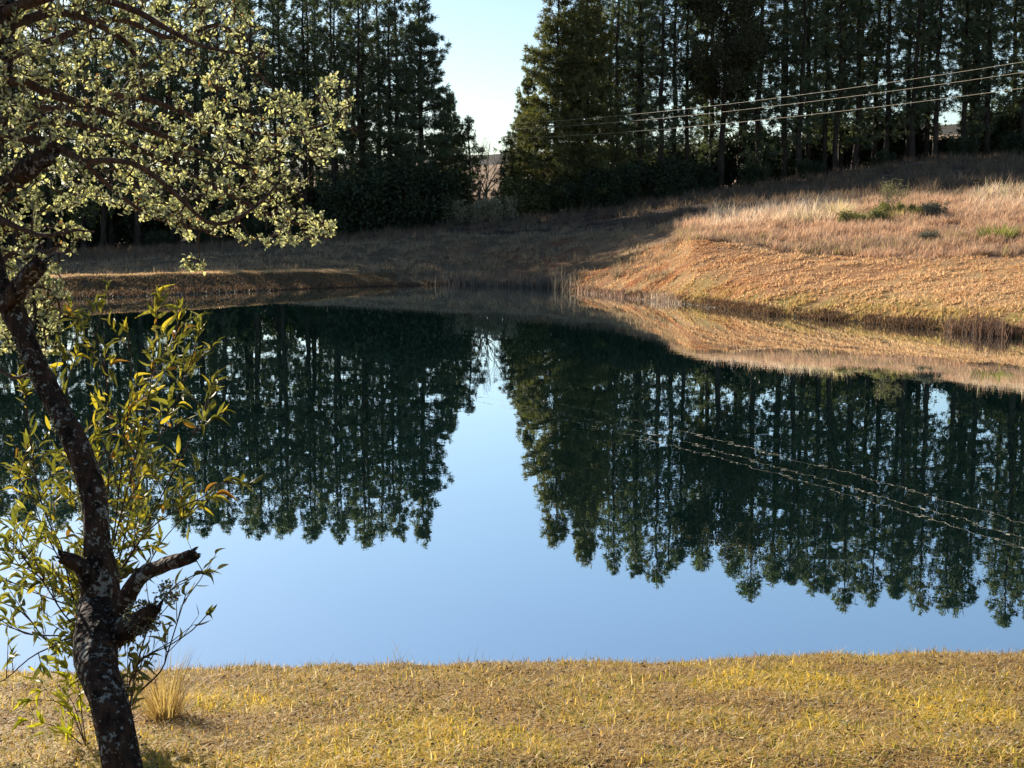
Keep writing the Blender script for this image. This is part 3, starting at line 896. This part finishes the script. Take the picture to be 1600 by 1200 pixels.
bare_shrub('bare_tree', 757, 100.5, 6.0, 3, 541, 'bare leafless tree standing in the middle of the sky gap', cat='tree', rad=.10, depth=5, spread=.35)
bare_shrub('bare_tree', 776, 97.8, 3.3, 4, 542, 'low bare tree with pale twigs right of the taller bare tree', cat='tree', rad=.06, depth=5)
bare_shrub('bare_tree', 708, 98.4, 3.4, 3, 543, 'leaning bare tree between the left wood and the young pine', cat='tree', rad=.05, depth=4, spread=.5)
bare_shrub('thin_shrub', 1388, 61.5, 1.7, 6, 544, 'thin grey twiggy shrub standing above the hillside crest', leafy=900, rad=.014)

def broadleaf(u, Y, H, label, seed):
    r = rng(seed)
    root = thing('broadleaf_tree', (0, 0, 0), label, 'tree')
    tk = MB(); cr = MB()
    zz = np.linspace(-.3, H * .72, 14)
    pts = np.stack([np.cumsum(r.normal(0, .08, 14)), np.cumsum(r.normal(0, .08, 14)), zz], -1)
    tube(tk, pts, np.linspace(.26, .08, 14), 9, rough=.1, seed=seed)
    tips = []
    for k in range(26):
        z = r.uniform(.22, .72) * H; q = np.array([np.interp(z, zz, pts[:, a]) for a in range(3)])
        a = r.uniform(0, 6.28)
        branching(tk, r, q, norm(np.array((math.cos(a), math.sin(a), .5))), 1.7, .06, 3, tips, .5, 4)
    tk.build('trunk', M_PBARK, root, smooth=True)
    T = np.array([t[0] for t in tips if t[2] <= 2])
    n = 36000
    c = T[r.integers(0, len(T), n)]
    pos = c + r.normal(0, .22, (n, 3))
    tone = np.clip(r.random(n) * .6 + fbm(c[:, 0] + 30, c[:, 2] + 30, 5) * .5, 0, 1)
    scatter(cr, LEAF4, pos, rvec(r, n) + np.array((0, 0, -.3)), rvec(r, n), .09, .17, mixc((.03, .035, .018), (.09, .085, .04), tone))
    cr.build('crown', M_BUSH, root)
    X = (u - 800) / FPX * Y
    root.location = (X, Y, float(height(np.array([X]), np.array([Y]))[0]))
broadleaf(1122, 98.5, 17.5, 'loose crowned broadleaf tree among the pines of the right wood', 560)

# fallen branches by the wood edge
def log(u, Y, L, az, rad, label, seed):
    r = rng(seed); mb = MB()
    k = 9
    t = np.linspace(-.5, .5, k)
    p = np.stack([t * L * math.cos(az), t * L * math.sin(az), r.normal(0, .015, k)], -1)
    X = (u - 800) / FPX * Y
    hx = height(X + p[:, 0], Y + p[:, 1])
    z0 = float(hx.mean()); p[:, 2] += hx - z0 + rad * .9
    tube(mb, p, np.linspace(rad, rad * .6, k), 8, rough=.2, seed=seed, cap=True)
    o = mb.build('fallen_branch', M_DEAD, smooth=True); o.location = (X, Y, z0)
    tag(o, label, 'branch')
log(1402, 93.5, 4.5, .1, .07, 'fallen grey branch lying before the right wood', 571)
log(1098, 92.5, 3.2, -.15, .06, 'short fallen branch lying below the broadleaf tree', 572)

# ------------------------------------------------------------------ power cables
def cable(zs, label, seed):
    # horizontal course and measured heights over it
    t = np.linspace(-2.0, 1.9, 60)
    X = 7.2 - 11.4 * t; Y = 77 + 27.5 * t
    z = np.interp(t, [-2, -1, 0, .556, 1.2, 1.9], [zs[0] + .8, zs[0], zs[1], zs[2], zs[2] + .9, zs[2] + 2.2])
    c = np.polyfit(t, z, 3); z = np.polyval(c, t)
    mb = MB()
    tube(mb, np.stack([X - X[0], Y - Y[0], z - z[0]], -1), .0068, 6)
    o = mb.build('power_cable', M_CABLE, smooth=True); o.location = (X[0], Y[0], z[0])
    tag(o, label, 'cable', 'power cables crossing above the hillside')
M_CABLE, nt, N_, L_ = new_mat('aluminium_cable')
pr = N_.new('ShaderNodeBsdfPrincipled'); pr.inputs['Base Color'].default_value = (.40, .34, .22, 1)
pr.inputs['Roughness'].default_value = .6
L_.new(pr.outputs[0], N_.new('ShaderNodeOutputMaterial').inputs[0])
cable((8.75, 8.9, 9.75), 'highest of the three power cables before the right wood', 1)
cable((8.35, 8.6, 9.35), 'middle of the three power cables before the right wood', 2)
cable((7.80, 8.0, 8.75), 'lowest of the three power cables before the right wood', 3)

# ------------------------------------------------------------------ foreground tree
def px_path(lst, Y0=None):
    """lst of (px, py, Y, width_px) -> points and radii"""
    pts = np.array([np.r_[P(a, b, y), w / FPX * y * .5] for a, b, y, w in lst])
    return pts

BASE = P(205, 1250, 3.75)
BASE[2] = float(height(np.array([BASE[0]]), np.array([BASE[1]]))[0])
ftree = thing('old_tree', BASE, 'old tree with lichened leaning trunk, broken limbs and pale small leaves at left', 'tree')
O = BASE
trunk = MB(); RS = 1.0
def limb(mb, lst, step=.03, segs=16, rough=.16, seed=0, cap=False, ridge=.25, mat=0):
    q = resample(px_path(lst), step)
    tube(mb, q[:, :3] - O, q[:, 3] * RS, segs, rough=rough, seed=seed, cap=cap, ridge=ridge, mat=mat)
    return q
T1 = limb(trunk, [(214, 1330, 3.75, 92), (204, 1240, 3.75, 74), (188, 1180, 3.77, 68), (174, 1110, 3.83, 66), (156, 1050, 3.92, 68),
                  (150, 1000, 4.05, 78), (156, 950, 4.2, 72), (158, 900, 4.22, 58), (152, 850, 4.25, 46), (148, 800, 4.28, 44), (136, 740, 4.33, 42),
                  (112, 680, 4.38, 42), (86, 630, 4.45, 39), (60, 578, 4.5, 37), (40, 530, 4.55, 35), (18, 480, 4.6, 38), (-6, 430, 4.65, 36),
                  (-22, 360, 4.7, 34), (-26, 290, 4.75, 34), (-12, 220, 4.8, 36), (0, 150, 4.85, 36), (6, 80, 4.9, 34), (12, 0, 4.95, 30), (20, -120, 5.0, 26), (40, -300, 5.1, 18)],
          segs=44, seed=3, step=.010, rough=.2, ridge=.4)
trunk.build('trunk', M_BARK, ftree, smooth=True)
def stub(lst, seed, name='broken_limb', label=None):
    m = MB(); q = limb(m, lst, step=.01, segs=22, seed=seed, cap=True, rough=.5, ridge=.5)
    # splintered end
    r = rng(seed); e = q[-1, :3] - O; dr = norm(q[-1, :3] - q[-4, :3])
    n = 22
    pos = e + r.normal(0, q[-1, 3] * .5, (n, 3)); 
    scatter(m, NEEDLE, pos - dr * .012, norm(dr + r.normal(0, .35, (n, 3))), rvec(r, n), .012, r.uniform(.015, .045, n), (1, 1, 1))
    o = m.build(name, M_BARK, ftree, smooth=True)
    if label: o['label'] = label
stub([(168, 985, 4.15, 56), (190, 950, 4.12, 40), (206, 922, 4.09, 34), (226, 897, 4.07, 31), (262, 882, 4.04, 29), (302, 868, 4.0, 25)], 11, label='long broken limb pointing right')
stub([(160, 990, 4.15, 60), (192, 985, 4.05, 46), (222, 966, 3.97, 36), (238, 952, 3.93, 22)], 12, label='short burled limb with curled lichen')
stub([(150, 925, 4.2, 40), (128, 888, 4.17, 30), (104, 874, 4.13, 22), (97, 870, 4.12, 17)], 13, label='short dark limb stub pointing left')
stub([(14, 478, 4.58, 40), (34, 446, 4.52, 34), (52, 424, 4.47, 32), (62, 412, 4.45, 28)], 14, label='sawn limb stub above the fork')
stub([(-20, 300, 4.75, 34), (20, 282, 4.68, 32), (48, 262, 4.6, 36), (72, 244, 4.55, 32)], 15, label='thick dead stub among the branches')

# limbs carrying the crown
LIMBS = [
    [(0, 130, 4.85, 24), (40, 128, 4.9, 20), (80, 148, 4.95, 17), (130, 162, 5.0, 15), (200, 190, 5.05, 13), (262, 215, 5.1, 11), (330, 245, 5.15, 8), (390, 262, 5.2, 6)],
    [(-24, 240, 4.78, 26), (0, 214, 4.8, 22), (50, 218, 4.75, 19), (92, 230, 4.72, 17), (130, 252, 4.7, 14), (165, 250, 4.7, 12), (210, 256, 4.72, 11), (245, 278, 4.75, 10), (290, 318, 4.8, 9), (322, 346, 4.85, 8), (356, 348, 4.85, 8), (400, 322, 4.85, 7), (436, 285, 4.9, 5)],
    [(10, 20, 4.93, 26), (60, 0, 4.8, 22), (120, -12, 4.75, 18), (170, 2, 4.7, 15), (215, 18, 4.7, 13), (262, 46, 4.72, 11), (310, 70, 4.75, 8), (360, 82, 4.8, 5)],
    [(12, 40, 4.93, 24), (100, 20, 5.15, 16), (190, 60, 5.3, 12), (215, 100, 5.3, 9), (228, 140, 5.35, 7)],
    [(8, 90, 4.9, 22), (90, 60, 5.3, 16), (180, 30, 5.5, 13), (270, 60, 5.65, 10), (350, 40, 5.7, 8), (400, 110, 5.75, 6), (440, 150, 5.8, 4)],
    [(0, 150, 4.85, 20), (90, 170, 5.3, 14), (200, 150, 5.6, 12), (330, 190, 5.8, 9), (430, 210, 5.9, 6), (520, 190, 6.0, 5), (548, 165, 6.0, 3)],
    [(0, 214, 4.8, 18), (100, 190, 5.2, 13), (210, 230, 5.5, 11), (320, 285, 5.6, 9), (410, 330, 5.7, 7), (470, 352, 5.7, 5), (512, 374, 5.7, 3)],
    [(130, 252, 4.7, 11), (170, 290, 4.8, 9), (230, 335, 4.9, 7), (290, 352, 5.0, 6), (330, 362, 5.0, 4)],
    [(-20, 330, 4.72, 20), (20, 352, 4.6, 12), (70, 368, 4.5, 8), (120, 360, 4.5, 5), (148, 362, 4.5, 3)],
    [(-10, 425, 4.66, 16), (20, 395, 4.75, 10), (60, 402, 4.8, 7), (90, 385, 4.8, 5)],
    [(40, 530, 4.55, 12), (56, 490, 4.75, 8), (52, 450, 4.8, 6), (84, 455, 4.8, 5), (95, 490, 4.85, 4)],
    [(20, -100, 5.0, 22), (120, -110, 5.0, 16), (230, -80, 5.1, 12), (320, -30, 5.1, 8), (370, 5, 5.15, 5)],
    [(25, -150, 5.0, 20), (-120, -100, 5.1, 15), (-260, 0, 5.2, 10)], [(0, 150, 4.85, 18), (-140, 120, 4.9, 12), (-260, 160, 5.0, 8)],
    [(60, 578, 4.5, 10), (20, 590, 4.6, 7), (-20, 560, 4.7, 5), (-60, 540, 4.8, 3)],
]
lm = MB(); SK = []; RS = .8
for k, l in enumerate(LIMBS):
    q = limb(lm, l, step=.035, segs=9, rough=.2, seed=30 + k, ridge=.2)
    SK.append(q[2:])
lm.build('limbs', M_TWIG, ftree, smooth=True)
SK = np.concatenate(SK)[:, :3]

def in_poly(x, y, poly):
    c = np.zeros(len(x), bool); j = len(poly) - 1
    for i in range(len(poly)):
        xi, yi = poly[i]; xj, yj = poly[j]
        t = ((yi > y) != (yj > y)) & (x < (xj - xi) * (y - yi) / (yj - yi + 1e-9) + xi)
        c ^= t; j = i
    return c
CROWN = [(-300, -420), (200, -420), (330, -150), (372, 0), (418, 40), (428, 92), (402, 128), (450, 140), (492, 178), (506, 120), (540, 118), (566, 165), (545, 205),
         (520, 245), (492, 262), (486, 305), (512, 352), (520, 380), (478, 372), (430, 384), (392, 378), (330, 372), (292, 376), (262, 352), (205, 345), (190, 322), (150, 318), (96, 330), (60, 350), (0, 360), (-300, 400)]
LOWER = [(-120, 350), (30, 348), (100, 350), (146, 366), (140, 385), (90, 398), (96, 440), (104, 462), (82, 470), (96, 520), (102, 545), (60, 560), (20, 545), (-40, 560), (-120, 560)]
DANG = [(276, 404), (300, 400), (318, 404), (316, 424), (300, 422)]
r = rng(77)
att = []
def sample(poly, n, fy):
    xs = np.array([p[0] for p in poly]); ys = np.array([p[1] for p in poly])
    x = r.uniform(xs.min(), xs.max(), n * 4); y = r.uniform(ys.min(), ys.max(), n * 4)
    k = in_poly(x, y, poly); x, y = x[k][:n], y[k][:n]
    return [P(a, b, fy(a, b)) for a, b in zip(x, y)]
att += sample(CROWN, 4300, lambda a, b: 5.0 + max(0, a) / 600 * .6 + r.uniform(-.55, .6))
att += sample(LOWER, 420, lambda a, b: 4.75 + r.uniform(-.15, .35))
att += sample(DANG, 10, lambda a, b: 5.0)
att += sample([(470, 120), (565, 120), (565, 220), (480, 280)], 26, lambda a, b: 5.95 + r.uniform(-.15, .15))
att += sample([(440, 300), (520, 350), (520, 382), (400, 384)], 40, lambda a, b: 5.65 + r.uniform(-.2, .2))
att = np.array(att)
cl = fbm(att[:, 0] * 4.5 + 40, att[:, 2] * 6 + att[:, 1] * 3, 88, 2)
att = att[(r.random(len(att)) < sstep(.12, .36, cl)) | (np.arange(len(att)) > 4300 + 400)]
bare = r.random(len(att)) < .40
dmin = np.array([np.min(np.sum((SK - a) ** 2, 1)) for a in att])
order = np.argsort(dmin)
nodes = SK.copy()
tw = MB()
leafP = []; leafD = []
for idx in order:
    a = att[idx]
    dd = np.sum((nodes - a) ** 2, 1); j = int(np.argmin(dd)); b = nodes[j]
    L = math.sqrt(dd[j])
    if L > .6 or L < .01: continue
    k = max(3, int(L / .025))
    t = np.linspace(0, 1, k + 1)[:, None]
    sag = r.normal(0, .14 * L, 3)
    q = b * (1 - t) + a * t + sag * (t * (1 - t)) * 2 + r.normal(0, .003, (k + 1, 3))
    q[0] = b; q[-1] = a
    tube(tw, q - O, np.linspace(.0055 if L > .12 else .0038, .0016, k + 1), 4)
    nodes = np.vstack([nodes, q[1:]])
    dr = norm(q[-1] - q[-2])
    if bare[idx]: continue
    # rosette at the tip
    m = int(r.integers(10, 17))
    leafP.append(q[-1] + r.normal(0, .007, (m, 3))); leafD.append(norm(dr * .5 + rvec(r, m) + np.array((0, 0, .35))))
    m = int(k * 2.0)
    s = r.integers(1, k + 1, m)
    leafP.append(q[s] + r.normal(0, .004, (m, 3))); leafD.append(norm(rvec(r, m) + np.array((0, 0, .45))))
tw.build('twigs', M_TWIG, ftree)
leafP = np.concatenate(leafP); leafD = np.concatenate(leafD)
n = len(leafP)
lv = MB()
q = r.random(n)
C = mixc((.27, .28, .21), (.54, .53, .36), r.random(n))
C = np.where((q > .55)[:, None], mixc((.13, .15, .09), (.28, .30, .19), r.random(n)), C)  # dim share paints leaves in shadow between the bright ones
C = np.where((q < .33)[:, None], mixc((.50, .50, .22), (.68, .65, .36), r.random(n)), C)
C = np.where((q > .90)[:, None], mixc((.42, .40, .32), (.55, .52, .42), r.random(n)), C)
C = np.where((q > .975)[:, None], np.array((.35, .2, .08)), C)
scatter(lv, LEAF4, leafP - O, leafD, norm(rvec(r, n) + np.array((0, 0, .8))), r.uniform(.006, .0125, n), r.uniform(.010, .024, n), C, curl=r.uniform(-1.5, 4.0, n))
lv.build('crown', M_LEAF, ftree)
# curled lichen on trunk and stubs
lc = MB()
r = rng(78)
m = 2600
k = r.integers(0, len(T1) - 200 if len(T1) > 400 else len(T1), m)
k = np.minimum(k, int(len(T1) * .6))
a = r.uniform(0, 6.283, m)
rv = np.stack([np.cos(a), np.sin(a), r.normal(0, .2, m)], -1)
pos = T1[k, :3] + rv * (T1[k, 3] * 1.02)[:, None]
nz = fbm(pos[:, 0] * 22 + 5 + pos[:, 1] * 9, pos[:, 2] * 16, 44)
ok = nz > .53
pos, rv = pos[ok], rv[ok]
bl = P(222, 965, 3.97); m2 = 500
rb = rvec(r, m2); pos2 = bl + rb * np.array((.045, .04, .04)) * r.uniform(.8, 1.3, (m2, 1))
bl = P(262, 925, 4.02); rb3 = rvec(r, 260); pos3 = bl + rb3 * np.array((.028, .03, .03)) * r.uniform(.3, 1.3, (260, 1))
pos = np.vstack([pos, pos2, pos3]); rv = np.vstack([rv, rb, rb3]); m = len(pos)
scatter(lc, LEAF4, pos - O, norm(rv + rvec(r, m) * 1.0), norm(rvec(r, m)), r.uniform(.003, .009, m), r.uniform(.004, .013, m),
        mixc((.07, .07, .04), (.30, .30, .24), r.random(m) ** 1.6), curl=3)
lc.build('lichen', M_BUSH, ftree)

# ------------------------------------------------------------------ big leaved shrub and sprouts round the trunk
def sprouts(name, base, stems, label, seed, cat='shrub', nleaf=(5, 9), lsize=(.032, .068), cols=None, tw_r=.0035):
    """stems: list of pixel polylines with depth; leaves in pairs along the outer part"""
    r = rng(seed)
    root = thing(name, base, label, cat)
    st = MB(); lp = []; ld = []; nodes = []
    for s in stems:
        q = resample(np.array([P(*a) for a in s]), .03)
        L = len(q)
        tube(st, q - base, np.linspace(tw_r * 1.3, tw_r * .45, L), 6)
        # side shoots
        for k in range(int(L * .52)):
            i = r.integers(int(L * .22), L)
            dr = norm(q[min(i + 1, L - 1)] - q[i - 1])
            sd = norm(dr * .7 + rvec(r, 1)[0] * .9 + np.array((0, 0, .35)))
            sl = r.uniform(.05, .17)
            pts = np.array([q[i], q[i] + sd * sl * .5, q[i] + sd * sl + np.array((0, 0, .015))])
            tube(st, pts - base, [tw_r * .5, tw_r * .4, tw_r * .25], 4)
            m = r.integers(*nleaf)
            f = np.linspace(.35, 1, m)
            for g in f:
                p = pts[0] * (1 - g) + pts[2] * g
                lp.append(p); ld.append(norm(sd * (.5 + .6 * g) + rvec(r, 1)[0] * .8))
        for k in range(5):
            lp.append(q[-1]); ld.append(norm(norm(q[-1] - q[-2]) + rvec(r, 1)[0] * .6))
    lp = np.array(lp); ld = np.array(ld); n = len(lp)
    st.build('stems', M_TWIG, root, smooth=True)
    lf = MB()
    q = r.random(n)
    C = mixc((.085, .10, .035), (.25, .25, .085), r.random(n))
    C = np.where((q < .20)[:, None], mixc((.38, .35, .07), (.55, .46, .10), r.random(n)), C)
    C = np.where((q > .965)[:, None], mixc((.42, .26, .07), (.35, .16, .05), r.random(n)), C)
    if cols is not None:
        C = mixc(cols[0], cols[1], r.random(n))
    ln = r.uniform(lsize[0], lsize[1], n)
    scatter(lf, LANCE, lp - base, ld, norm(rvec(r, n) + np.array((0, 0, 1.0))), ln * r.uniform(.17, .27, n) * r.uniform(.8, 1.2, n), ln, C, curl=r.uniform(-1.0, 2.6, n))
    lf.build('leaves', M_LANCE, root, smooth=True)
    return root

b1 = P(176, 1200, 4.5); b1[2] = float(height(np.array([b1[0]]), np.array([b1[1]]))[0])
def S(*pts): return [tuple(p) for p in pts]
stems = [
    S((180, 1150, 4.5), (160, 1040, 4.5), (150, 970, 4.5), (185, 820, 4.55), (215, 700, 4.6), (235, 600, 4.6), (245, 500, 4.6), (250, 462, 4.6)),
    S((180, 1150, 4.5), (160, 1040, 4.5), (150, 970, 4.5), (168, 780, 4.65), (170, 640, 4.7), (160, 560, 4.7), (140, 500, 4.7)),
    S((180, 1150, 4.5), (160, 1040, 4.5), (150, 970, 4.5), (220, 840, 4.4), (270, 740, 4.4), (320, 640, 4.4), (325, 618, 4.4)),
    S((180, 1150, 4.5), (160, 1040, 4.5), (150, 970, 4.5), (215, 850, 4.35), (270, 800, 4.3), (320, 775, 4.3), (350, 752, 4.3)),
    S((180, 1150, 4.5), (160, 1040, 4.5), (150, 970, 4.5), (180, 900, 4.7), (215, 760, 4.75), (265, 650, 4.8), (300, 560, 4.8), (312, 515, 4.8)),
    S((180, 1150, 4.5), (160, 1040, 4.5), (150, 970, 4.5), (150, 900, 4.7), (130, 760, 4.75), (110, 650, 4.8), (105, 570, 4.8), (120, 520, 4.8)),
    S((180, 1150, 4.5), (160, 1040, 4.5), (150, 970, 4.5), (80, 850, 4.6), (50, 780, 4.6), (30, 745, 4.6)),
    S((180, 1150, 4.5), (160, 1040, 4.5), (150, 970, 4.5), (60, 900, 4.5), (20, 850, 4.5), (-30, 820, 4.5)),
    S((180, 1150, 4.5), (160, 1040, 4.5), (150, 970, 4.5), (70, 800, 4.8), (50, 700, 4.8), (40, 620, 4.8)),
    S((180, 1150, 4.5), (160, 1040, 4.5), (150, 970, 4.5), (220, 900, 4.6), (250, 850, 4.6), (285, 810, 4.6)),
    S((180, 1150, 4.5), (160, 1040, 4.5), (150, 970, 4.5), (170, 900, 4.6), (190, 730, 4.65), (200, 640, 4.7), (205, 570, 4.7), (200, 520, 4.7)),
    S((180, 1150, 4.5), (160, 1040, 4.5), (150, 970, 4.5), (150, 880, 4.55), (150, 740, 4.9), (215, 620, 4.95), (265, 540, 4.95), (280, 500, 4.95)),
    S((180, 1150, 4.5), (160, 1040, 4.5), (150, 970, 4.5), (40, 920, 4.7), (0, 900, 4.7), (-40, 880, 4.7)),
    S((180, 1150, 4.5), (160, 1040, 4.5), (150, 970, 4.5), (50, 870, 4.8), (20, 820, 4.85), (0, 790, 4.9)),
]
sprouts('leafy_shrub', b1, stems, 'leafy shrub with long yellow green leaves growing behind the old trunk', 701)
# greener, greyer twigs lower down around the fork
b2 = P(195, 1190, 4.25); b2[2] = float(height(np.array([b2[0]]), np.array([b2[1]]))[0])
stems = [
    S((196, 1180, 4.25), (200, 1080, 4.2), (222, 1030, 4.0), (262, 1010, 3.95), (300, 985, 3.95), (322, 962, 3.95)),
    S((196, 1180, 4.25), (210, 1060, 4.2), (240, 960, 4.1), (280, 910, 4.1), (318, 895, 4.1)),
    S((192, 1180, 4.25), (205, 1100, 4.3), (250, 1050, 4.2), (262, 1020, 4.2), (290, 930, 4.2)),
]
sprouts('leafy_sapling', b2, stems, 'thin sapling with dull narrow leaves right of the old trunk', 702, nleaf=(2, 5), lsize=(.03, .06), cols=((.10, .11, .04), (.32, .31, .13)))
b3 = P(120, 1190, 4.35); b3[2] = float(height(np.array([b3[0]]), np.array([b3[1]]))[0])
stems = [
    S((165, 1150, 4.35), (150, 1060, 4.33), (135, 1000, 4.3), (100, 960, 4.3), (60, 900, 4.3), (20, 880, 4.3)),
    S((165, 1150, 4.35), (150, 1060, 4.33), (135, 1000, 4.3), (75, 1000, 4.15), (40, 960, 4.1), (0, 940, 4.1)),
    S((165, 1150, 4.35), (150, 1060, 4.33), (135, 1000, 4.3), (60, 1020, 4.3), (10, 1060, 4.3), (-20, 1075, 4.3)),
    S((165, 1150, 4.35), (150, 1060, 4.33), (135, 1000, 4.3), (110, 920, 4.4), (90, 840, 4.4), (40, 800, 4.4)),
    S((165, 1150, 4.35), (150, 1060, 4.33), (135, 1000, 4.3), (40, 990, 4.3), (-10, 960, 4.3)),
]
sprouts('leafy_sapling', b3, stems, 'bushy sapling with grey green leaves left of the old trunk', 703, nleaf=(4, 8), lsize=(.035, .065), cols=((.12, .14, .045), (.36, .37, .13)))
b4 = P(128, 1170, 4.3); b4[2] = float(height(np.array([b4[0]]), np.array([b4[1]]))[0])
stems = [
    S((135, 1170, 4.3), (115, 1120, 4.25), (85, 1095, 4.2), (50, 1095, 4.2)),
    S((135, 1170, 4.3), (115, 1100, 4.3), (90, 1070, 4.3), (65, 1080, 4.3)),
    S((135, 1170, 4.3), (125, 1090, 4.3), (120, 1060, 4.3), (105, 1045, 4.3)),
    S((135, 1170, 4.3), (100, 1140, 4.25), (70, 1130, 4.2)),
]
sprouts('leafy_sprig', b4, stems, 'low bright yellow green sprig at the foot of the old trunk', 704, cat='sprig', nleaf=(3, 7), lsize=(.035, .065), cols=((.30, .34, .04), (.55, .52, .09)), tw_r=.0018)
tuft('grass_tuft', 238, 4.75, 240, .27, .05, (.22, .13, .05), (.58, .44, .2), .0035, 'tall dry grass tuft just behind the old trunk', 710, .75)

# fallen leaf litter on the lawn (countless crumbs)
r = rng(90)
mb = MB(); n = 1300
X = r.uniform(-2.2, 2.6, n); Y = r.uniform(3.6, 5.9, n)
pos = np.stack([X, Y, height(X, Y) + .018], -1)
scatter(mb, LEAF4, pos, rvec(r, n) * np.array((1, 1, .25)), np.tile((0, 0, 1.), (n, 1)) + rvec(r, n) * .5, .010, .018, mixc((.05, .03, .02), (.62, .55, .42), r.random(n) ** 2.2), curl=2)
tag(mb.build('leaf_litter', M_DRY), 'small fallen leaves scattered over the foreground lawn', kind='stuff')
